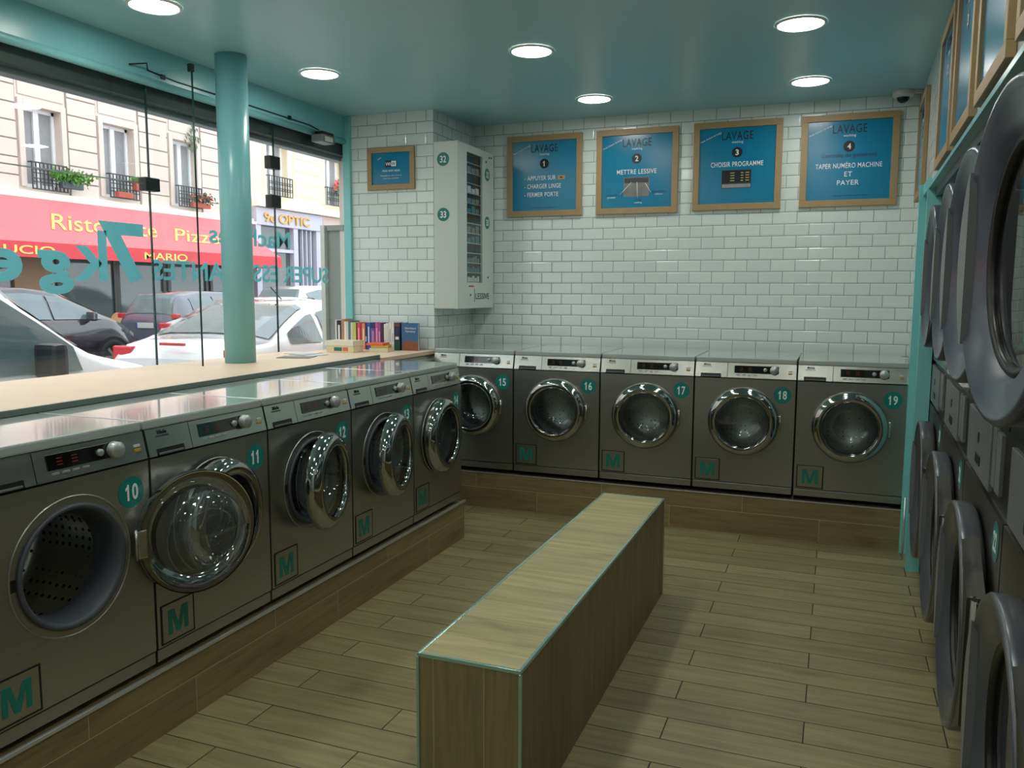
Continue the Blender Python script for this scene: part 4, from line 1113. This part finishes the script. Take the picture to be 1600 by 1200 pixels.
sf = MB(); sf.box(FX-0.1, FX+0.16, 16.3, 20.0, 3.60, 4.16, 0.02); sf.box(FX-0.1, FX+0.12, 16.3, 16.55, ST, 3.6); sf.box(FX-0.1, FX+0.12, 18.3, 18.55, ST, 3.6); sf.box(FX-0.1, FX+0.12, 19.65, 20.0, ST, 3.6); sf.box(FX-0.1, FX+0.08, 16.3, 20.0, ST, 0.6); sf.box(FX-0.1, FX+0.10, 16.3, 18.4, 2.75, 2.86)
for y in (18.9, 19.15, 19.4): sf.box(FX-0.05, FX+0.06, y-0.03, y+0.03, 0.5, 3.6)
sf.build('shopfront', LAV, b2)
MB().box(FX-0.4, FX-0.06, 16.3, 20.0, ST, 3.7).build('shop_interior', SHOPG, b2)
text('lettering', '9e OPTIC', 0.42, GOLDL, b2, (FX+0.19, 17.9, 3.72), (PI/2, 0, PI/2), bold=0.02, ext=0.02, width=2.5)
MB().box(FX-0.3, FX+0.1, 20.1, 34, 3.5, 4.14, 0.01).build('pink_fascia', PINK, b2)
MB().box(FX-0.4, FX-0.1, 20.0, 34, ST, 3.5).build('dark_shopfront', DARKW, b2)
MB().box(FX-0.1, FX+0.15, 20.3, 20.9, 2.55, 3.15, 0.01).build('white_sign_box', CAMW, b2)
for nm, (xa, xb, ya_, yb_, z1_), m_ in (('apartment_building', (FX-0.5, FX, 34, 70, 14), STONE), ('apartment_building', (FX-0.5, FX, -30, -6, 14), STONE)):
    o = MB().box(xa, xb, ya_, yb_, ST, z1_).build(nm, m_)
    tag(o, 'plain pale building side of the street beyond the ' + ('optician' if ya_ > 0 else 'restaurant to the left'), 'building')

RG = [(8.28, 9.22, 3.80, 4.44, 'black wrought iron railing of the leftmost upstairs window, green plant box in front'),
      (10.50, 11.46, 3.84, 4.46, 'black wrought iron railing of the second upstairs window, red pot beside it'),
      (12.90, 13.80, 3.84, 4.44, 'black wrought iron railing of the third upstairs window beside the teal column'),
      (16.95, 18.2, 4.60, 5.25, 'black wrought iron railing in front of the first window of the cream building'),
      (20.3, 21.55, 4.60, 5.25, 'iron railing with red flowers at the second window of the cream building'),
      (5.97, 6.93, 3.80, 4.44, None)]
for (a, b_, z0_, z1_, lb) in RG:
    if lb is None: continue
    mb = MB(); railing(mb, a, b_, z0_, z1_, FX+0.065 if a < 16 else FX+0.075)
    tag(mb.build('balcony_railing', IRON), lb, 'railing', 'window railings across the street')
def planter(label, y0, y1, z, tm, lm_, r, n, x=FX+0.272, pot_h=0.14, fl=None):
    t = root('flower_box', label, 'plant', (0, 0, 0), group='flower boxes at the windows across the street')
    MB().box(x-0.07, x+0.07, y0, y1, z, z+pot_h, 0.01).build('trough', tm, t)
    mb = MB(); shrub(mb, (x, (y0+y1)/2, z+pot_h+r*0.45), r, n); mb.build('leaves', lm_, t, recalc=False, kind='stuff')
    if fl:
        mb = MB(); shrub(mb, (x+0.05, (y0+y1)/2, z+pot_h+r*0.6), r, fl); mb.build('flowers', FLOWER, t, recalc=False, kind='stuff')
planter('bushy green plant in a slate trough at the leftmost upstairs window', 8.95, 9.55, 3.90, TROUGH, LEAF, 0.30, 420)
planter('terracotta trough hung low on the second upstairs window railing', 10.62, 11.10, 3.86, TERRA, LEAFD, 0.10, 60)
planter('red pot with a green plant at the right of the second upstairs window', 11.22, 11.50, 4.10, TERRA, LEAF, 0.17, 160, pot_h=0.2)
planter('trough of dull leaves and small red flowers at the third upstairs window', 13.30, 14.0, 3.86, TERRA, LEAFD, 0.26, 260, fl=40)
planter('red geraniums on the railing of the cream building', 20.75, 21.5, 5.02, TROUGH, LEAFD, 0.30, 120, fl=260)
sp = MB()
for k in range(40):
    y = 13.55+random.gauss(0, 0.12); z = 6.3-random.random()*0.8
    sp.face([(FX+0.1, y, z), (FX+0.14, y+0.05, z-0.03), (FX+0.1, y+0.10, z-0.12), (FX+0.12, y+0.02, z-0.08)])
tag(sp.build('hanging_plant', LEAFD, recalc=False), 'straggly hanging plant above the third upstairs window', 'plant', kind=None)

# cafe chairs
def cafe_chair(x, y, rz, label):
    t = root('cafe_chair', label, 'chair', (x, y, ST+0.10), rz, 'wicker chairs outside the restaurant')
    MB().cyl((0, 0, 0.43), 'z', 0.21, 0.03, 24).build('seat', CANE, t)
    b_ = MB(); pts = []
    for i in range(17):
        a = PI*i/16; pts.append((0.22*math.cos(a), 0.19, 0.50+0.40*math.sin(a)**0.7 if i not in (0, 16) else 0.45))
    b_.tube(pts, 0.016, 8)
    b_.prism([(p[0]*0.95, p[2]*0.985) for p in pts], 'y', 0.185, 0.195)
    b_.build('backrest', CANE, t)
    for sx in (-1, 1):
        for sy in (-1, 1):
            MB().tube([(sx*0.19, sy*0.17, 0.0), (sx*0.16, sy*0.14, 0.44)], 0.014, 8).build('leg', CANE, t)
cafe_chair(-13.55, 8.75, PI/2+0.3, 'round-backed wicker chair outside the restaurant, behind the black car')
cafe_chair(-13.75, 9.7, PI/2, 'second round-backed wicker chair, partly hidden by the first')

# ------------------------------------------------------------------ cars
def make_car(label, cat, name, loc, rz, L_, W_, Ht, paint, prof, belt, glass, wheels, wr=0.32, tl=None, group='cars parked in the street', plate=None, mirror=None, badge=False):
    """prof: stations (s, z_roof_or_deck); belt: z of window sill line; s runs from tail (0) to nose (L_). Car points along local +y."""
    t = root(name, label, cat, loc, rz, group)
    hw = W_/2
    body = MB()
    # stations along the car
    def taper(s):
        e = 1.0
        if s < 0.5: e = 0.90+0.10*math.sin(PI/2*s/0.5)
        if s > L_-0.8: e = 0.84+0.16*math.sin(PI/2*(L_-s)/0.8)
        return e
    def interp(tab, s):
        for (a, za), (b_, zb) in zip(tab, tab[1:]):
            if a <= s <= b_: return za+(zb-za)*(s-a)/(b_-a) if b_ > a else zb
        return tab[-1][1]
    N_ = 60
    rings = []
    low = 0.20
    for i in range(N_+1):
        s = L_*i/N_
        e = taper(s); zt = interp(prof, s); zb = min(interp(belt, s), zt)
        endk = min(1.0, s/0.18, (L_-s)/0.25)
        zlo = low+(1-endk)*0.10
        w0 = hw*e
        ins = 0.0
        if zt > zb+0.02: ins = min(0.36, (zt-zb)*0.52)
        ring = [(-w0*0.86, zlo), (-w0*0.98, zlo+0.12), (-w0, (zlo+zb)/2), (-w0*0.975, zb-0.03), (-w0*0.955, zb)]
        if zt > zb+0.02: ring += [(-w0*0.955+ins*0.55, zb+(zt-zb)*0.62), (-w0*0.955+ins*0.95, zt-0.055), (-w0*0.62, zt-0.012), (0, zt)]
        else: ring += [(-w0*0.93, zb+0.0), (-w0*0.86, zt-0.004+0.004), (-w0*0.6, zt+0.012), (0, zt+0.018)]
        ring = ring + [(-x, z) for (x, z) in ring[-2::-1]]
        rings.append([body.bm.verts.new((x, s-L_/2, z)) for (x, z) in ring])
    for a, b_ in zip(rings, rings[1:]):
        for k in range(len(a)-1):
            f = body.bm.faces.new((a[k], a[k+1], b_[k+1], b_[k])); f.smooth = True
    body.bm.faces.new(rings[0][::-1]); body.bm.faces.new(rings[-1])
    bo = body.build('body', paint, t)
    # side windows: (s0,s1) spans, shape follows roof and belt
    def sidepane(spans, nm, m_):
        for sgn in (-1, 1):
            for (s0, s1) in spans:
                g = MB(); top = []; bot = []
                n = 14
                for i in range(n+1):
                    s = s0+(s1-s0)*i/n; e = taper(s); zt = interp(prof, s); zb = interp(belt, s)
                    hgt_ = zt-zb
                    if hgt_ < 0.10: hgt_ = 0.10
                    ins = min(0.36, (zt-zb)*0.52)
                    z_t = zb+(zt-zb)-0.10; z_t = max(z_t, zb+0.03)
                    fr = (z_t-zb)/max(zt-zb, 0.01)
                    if fr < 0.62: xo = hw*e*0.955-ins*0.55*fr/0.62
                    else: xo = hw*e*0.955-ins*(0.55+0.40*(fr-0.62)/0.33)
                    top.append((sgn*(xo+0.010), s-L_/2, z_t)); bot.append((sgn*(hw*e*0.955+0.008), s-L_/2, zb+0.02))
                for i in range(n):
                    # mid row follows the bulge
                    def mid(j):
                        s = s0+(s1-s0)*j/n; e = taper(s); zt = interp(prof, s); zb = interp(belt, s); ins = min(0.36, (zt-zb)*0.52)
                        z_t = top[j][2]; zm = min(zb+(zt-zb)*0.62, z_t)
                        fr = (zm-zb)/max(zt-zb, 0.01)
                        return (sgn*(hw*e*0.955-ins*0.55*fr/0.62+0.010), s-L_/2, zm)
                    m0, m1 = mid(i), mid(i+1)
                    g.face([bot[i], bot[i+1], m1, m0])
                    if top[i][2] > m0[2]+0.004 or top[i+1][2] > m1[2]+0.004: g.face([m0, m1, top[i+1], top[i]])
                bmesh.ops.remove_doubles(g.bm, verts=g.bm.verts[:], dist=0.0005)
                g.build(nm, m_, bo)
    sidepane(glass['side'], 'side_window', CARGL)
    for (key, nm) in (('rear', 'rear_window'), ('front', 'windscreen')):
        if key in glass:
            s0, s1 = glass[key]; g = MB(); n = 8; rows = []
            for i in range(n+1):
                s = s0+(s1-s0)*i/n; e = taper(s); zt = interp(prof, s); zb = interp(belt, s)
                ins = min(0.36, (zt-zb)*0.52) if zt > zb+0.02 else 0
                xe = hw*e*0.60; ed = hw*e*0.955-ins*0.95-0.03
                ed = max(xe+0.02, ed)
                rows.append([(x, s-L_/2, z) for (x, z) in ((-ed, zt-0.040 if zt > zb+0.02 else zt), (-xe, zt), (0, zt+0.012), (xe, zt), (ed, zt-0.040 if zt > zb+0.02 else zt))])
            off_ = Vector((0, -0.006 if key == 'rear' else 0.006, 0.010))
            for a, b_ in zip(rows, rows[1:]):
                for k in range(4):
                    f = g.face([Vector(p)+off_ for p in (a[k], a[k+1], b_[k+1], b_[k])]); f.smooth = True
            g.build(nm, CARGL, bo)
    for s in wheels:
        for sgn in (-1, 1):
            x0 = sgn*(hw-0.20)
            ar = MB(); ar.cyl((sgn*(hw-0.22), s-L_/2, wr), (sgn, 0, 0), wr+0.055, 0.222, 40); ar.build('wheel_arch', SHAD, t)
            wv = MB(); wv.lathe((0, 0, 0), [(wr*0.66, 0.0), (wr*0.72, -0.01), (wr*0.97, -0.01), (wr, 0.03), (wr, 0.17), (wr*0.9, 0.2), (0.01, 0.2)], 'x', 40)
            wo = wv.build('wheel', TYRE, t)
            wo.location = (sgn*(hw+0.005), s-L_/2, wr); wo.rotation_euler = (0, 0, PI if sgn > 0 else 0)
            rm = MB(); rm.lathe((0, 0, 0), [(wr*0.66, 0.0), (wr*0.60, 0.03)], 'x', 40); rm.cyl((0.0, 0, 0), 'x', 0.05, 0.03, 16)
            for k in range(7):
                a = 2*PI*k/7; d = Vector((0, math.cos(a), math.sin(a)))
                p0 = d*0.03; p1 = d*wr*0.63; pn = Vector((0, -math.sin(a), math.cos(a)))*0.020
                rm.face([p0+pn+Vector((-0.002, 0, 0)), p1+pn*1.4, p1-pn*1.4, p0-pn+Vector((-0.002, 0, 0))])
            rm.build('rim', ALLOY, wo)
    if tl:
        for sgn in (-1, 1):
            for (xa, xb, za, zb, ya_) in tl:
                g = MB(); x0, x1 = sorted((sgn*xa, sgn*xb)); g.box(x0, x1, -L_/2-0.02+ya_, -L_/2+0.13+ya_, za, zb, 0.02); g.build('tail_lamp', TAILR, t)
    if plate:
        p_ = MB(); p_.box(-0.26, 0.26, -L_/2-0.022, -L_/2-0.008, plate-0.055, plate+0.055, 0.003); po = p_.build('number_plate', CAMW, t)
        MB().box(-0.26, -0.215, -L_/2-0.024, -L_/2-0.021, plate-0.055, plate+0.055).build('plate_band', PLATEB, po)
        MB().box(0.215, 0.26, -L_/2-0.024, -L_/2-0.021, plate-0.055, plate+0.055).build('plate_band', PLATEB, po)
    if mirror:
        s, z, m_, sz = mirror
        for sgn in (-1, 1):
            g = MB(); g.box(sgn*(hw-0.05) if sgn > 0 else -hw-0.15, sgn*(hw+0.15) if sgn > 0 else -hw+0.05, s-L_/2-0.05, s-L_/2+0.05, z-sz/2, z+sz/2, 0.035); g.build('mirror', m_, t)
    return t

sedan_prof = [(0, 0.86), (0.06, 0.96), (0.14, 1.06), (0.50, 1.09), (0.9, 1.27), (1.25, 1.40), (1.65, 1.455), (2.3, 1.47), (2.95, 1.43), (3.35, 1.26), (3.75, 1.02), (4.3, 0.90), (4.65, 0.76), (4.77, 0.60)]
sedan_belt = [(0, 0.86), (0.6, 1.00), (3.6, 0.94), (3.76, 0.94), (4.77, 0.60)]
c = make_car('white saloon car parked just outside the window with red tail lamps', 'car', 'saloon_car', (-3.60, 0.68+2.385, ST), 0, 4.77, 1.82, 1.47, CAR_W, sedan_prof, sedan_belt,
         {'side': [(0.80, 1.38), (1.48, 3.42)], 'rear': (0.54, 1.34), 'front': (2.95, 3.70)}, (1.0, 3.75), 0.325, tl=[(0.60, 0.86, 0.80, 0.99, 0.06)], mirror=(3.25, 0.98, CAR_W, 0.14))
MB().box(-0.16, 0.16, -2.40, -2.37, 1.015, 1.045, 0.005).build('brake_lamp', TAILR, c)
a_ = MB(); a_.tube([(0, -0.58, 1.475), (0, -0.78, 1.62)], 0.008, 6); a_.build('aerial', BLK, c)
MB().box(-0.02, 0.24, -1.62, -1.60, 1.15, 1.23, 0.003).build('rear_notice', CAMW, c)
van_prof = [(0, 1.0), (0.05, 1.5), (0.15, 1.78), (1.5, 1.82), (2.55, 1.80), (2.85, 1.68), (3.15, 1.44), (3.40, 1.22), (3.75, 1.10), (4.05, 0.98), (4.20, 0.78), (4.28, 0.55)]
van_belt = [(0, 1.0), (0.5, 1.10), (2.3, 1.06), (3.45, 1.03), (3.9, 1.0), (4.28, 0.55)]
c = make_car('white van parked closest to the window with a large black mirror', 'van', 'small_van', (-2.78, -0.90-2.14, ST), 0, 4.28, 1.80, 1.82, CAR_W, van_prof, van_belt,
         {'side': [(2.02, 3.30)], 'front': (2.66, 3.38)}, (0.85, 3.50), 0.32, mirror=(3.00, 1.14, mat('black_mirror', (40, 42, 48), 0.4), 0.22), group='cars parked in the street')
mini_prof = [(0, 0.9), (0.08, 1.25), (0.25, 1.52), (0.9, 1.60), (2.0, 1.615), (2.6, 1.55), (3.1, 1.32), (3.6, 1.06), (4.0, 0.93), (4.25, 0.78), (4.35, 0.55)]
mini_belt = [(0, 0.9), (0.5, 1.08), (3.4, 1.02), (3.6, 1.00), (4.35, 0.55)]
make_car('black people carrier across the street with a silver window line', 'car', 'minivan', (-10.75, 6.55-2.175, ST), 0, 4.35, 1.80, 1.615, CAR_B, mini_prof, mini_belt,
         {'side': [(0.5, 1.4), (1.45, 2.3), (2.35, 3.35)], 'rear': (0.05, 0.26), 'front': (2.6, 3.55)}, (0.85, 3.55), 0.33, mirror=(3.05, 1.10, CAR_B, 0.17))
hat_prof = [(0, 0.9), (0.05, 1.05), (0.22, 1.40), (0.35, 1.50), (1.0, 1.555), (1.7, 1.55), (2.2, 1.40), (2.75, 1.08), (3.1, 0.95), (3.38, 0.78), (3.45, 0.55)]
hat_belt = [(0, 0.9), (0.3, 1.06), (2.5, 0.98), (2.76, 0.98), (3.45, 0.55)]
c = make_car('small grey hatchback seen from behind with a white number plate', 'car', 'hatchback', (-10.35, 7.05+1.725, ST), 0, 3.45, 1.62, 1.555, CAR_G, hat_prof, hat_belt,
         {'side': [(0.55, 1.20), (1.25, 2.5)], 'rear': (0.07, 0.30), 'front': (1.75, 2.7)}, (0.5, 2.85), 0.29, tl=[(0.64, 0.77, 1.00, 1.10, 0.03)], plate=0.86)
c = make_car('silver saloon car behind the white one, seen right of the column', 'car', 'saloon_car', (-7.9, 5.7+2.3, ST), 0, 4.6, 1.80, 1.45, CAR_S, [(s*4.6/4.77, z*0.99) for s, z in sedan_prof], [(s*4.6/4.77, z*0.99) for s, z in sedan_belt],
         {'side': [(0.75, 1.85), (1.95, 3.30)], 'rear': (0.52, 1.30), 'front': (2.85, 3.55)}, (0.95, 3.6), 0.32, tl=[(0.60, 0.84, 0.80, 0.98, 0.06)])
suv = [(0, 0.95), (0.06, 1.25), (0.3, 1.60), (1.0, 1.70), (2.2, 1.70), (2.8, 1.58), (3.4, 1.18), (4.0, 1.05), (4.3, 0.85), (4.4, 0.6)]
make_car('white estate car farthest along the street, only its roof showing', 'car', 'estate_car', (-10.3, 11.1+2.2, ST), 0, 4.4, 1.82, 1.70, CAR_W, suv, [(0, 0.95), (0.4, 1.12), (3.3, 1.08), (3.42, 1.08), (4.4, 0.6)],
         {'side': [(0.4, 1.6), (1.7, 3.1)], 'rear': (0.07, 0.32), 'front': (2.7, 3.35)}, (0.8, 3.6), 0.33)
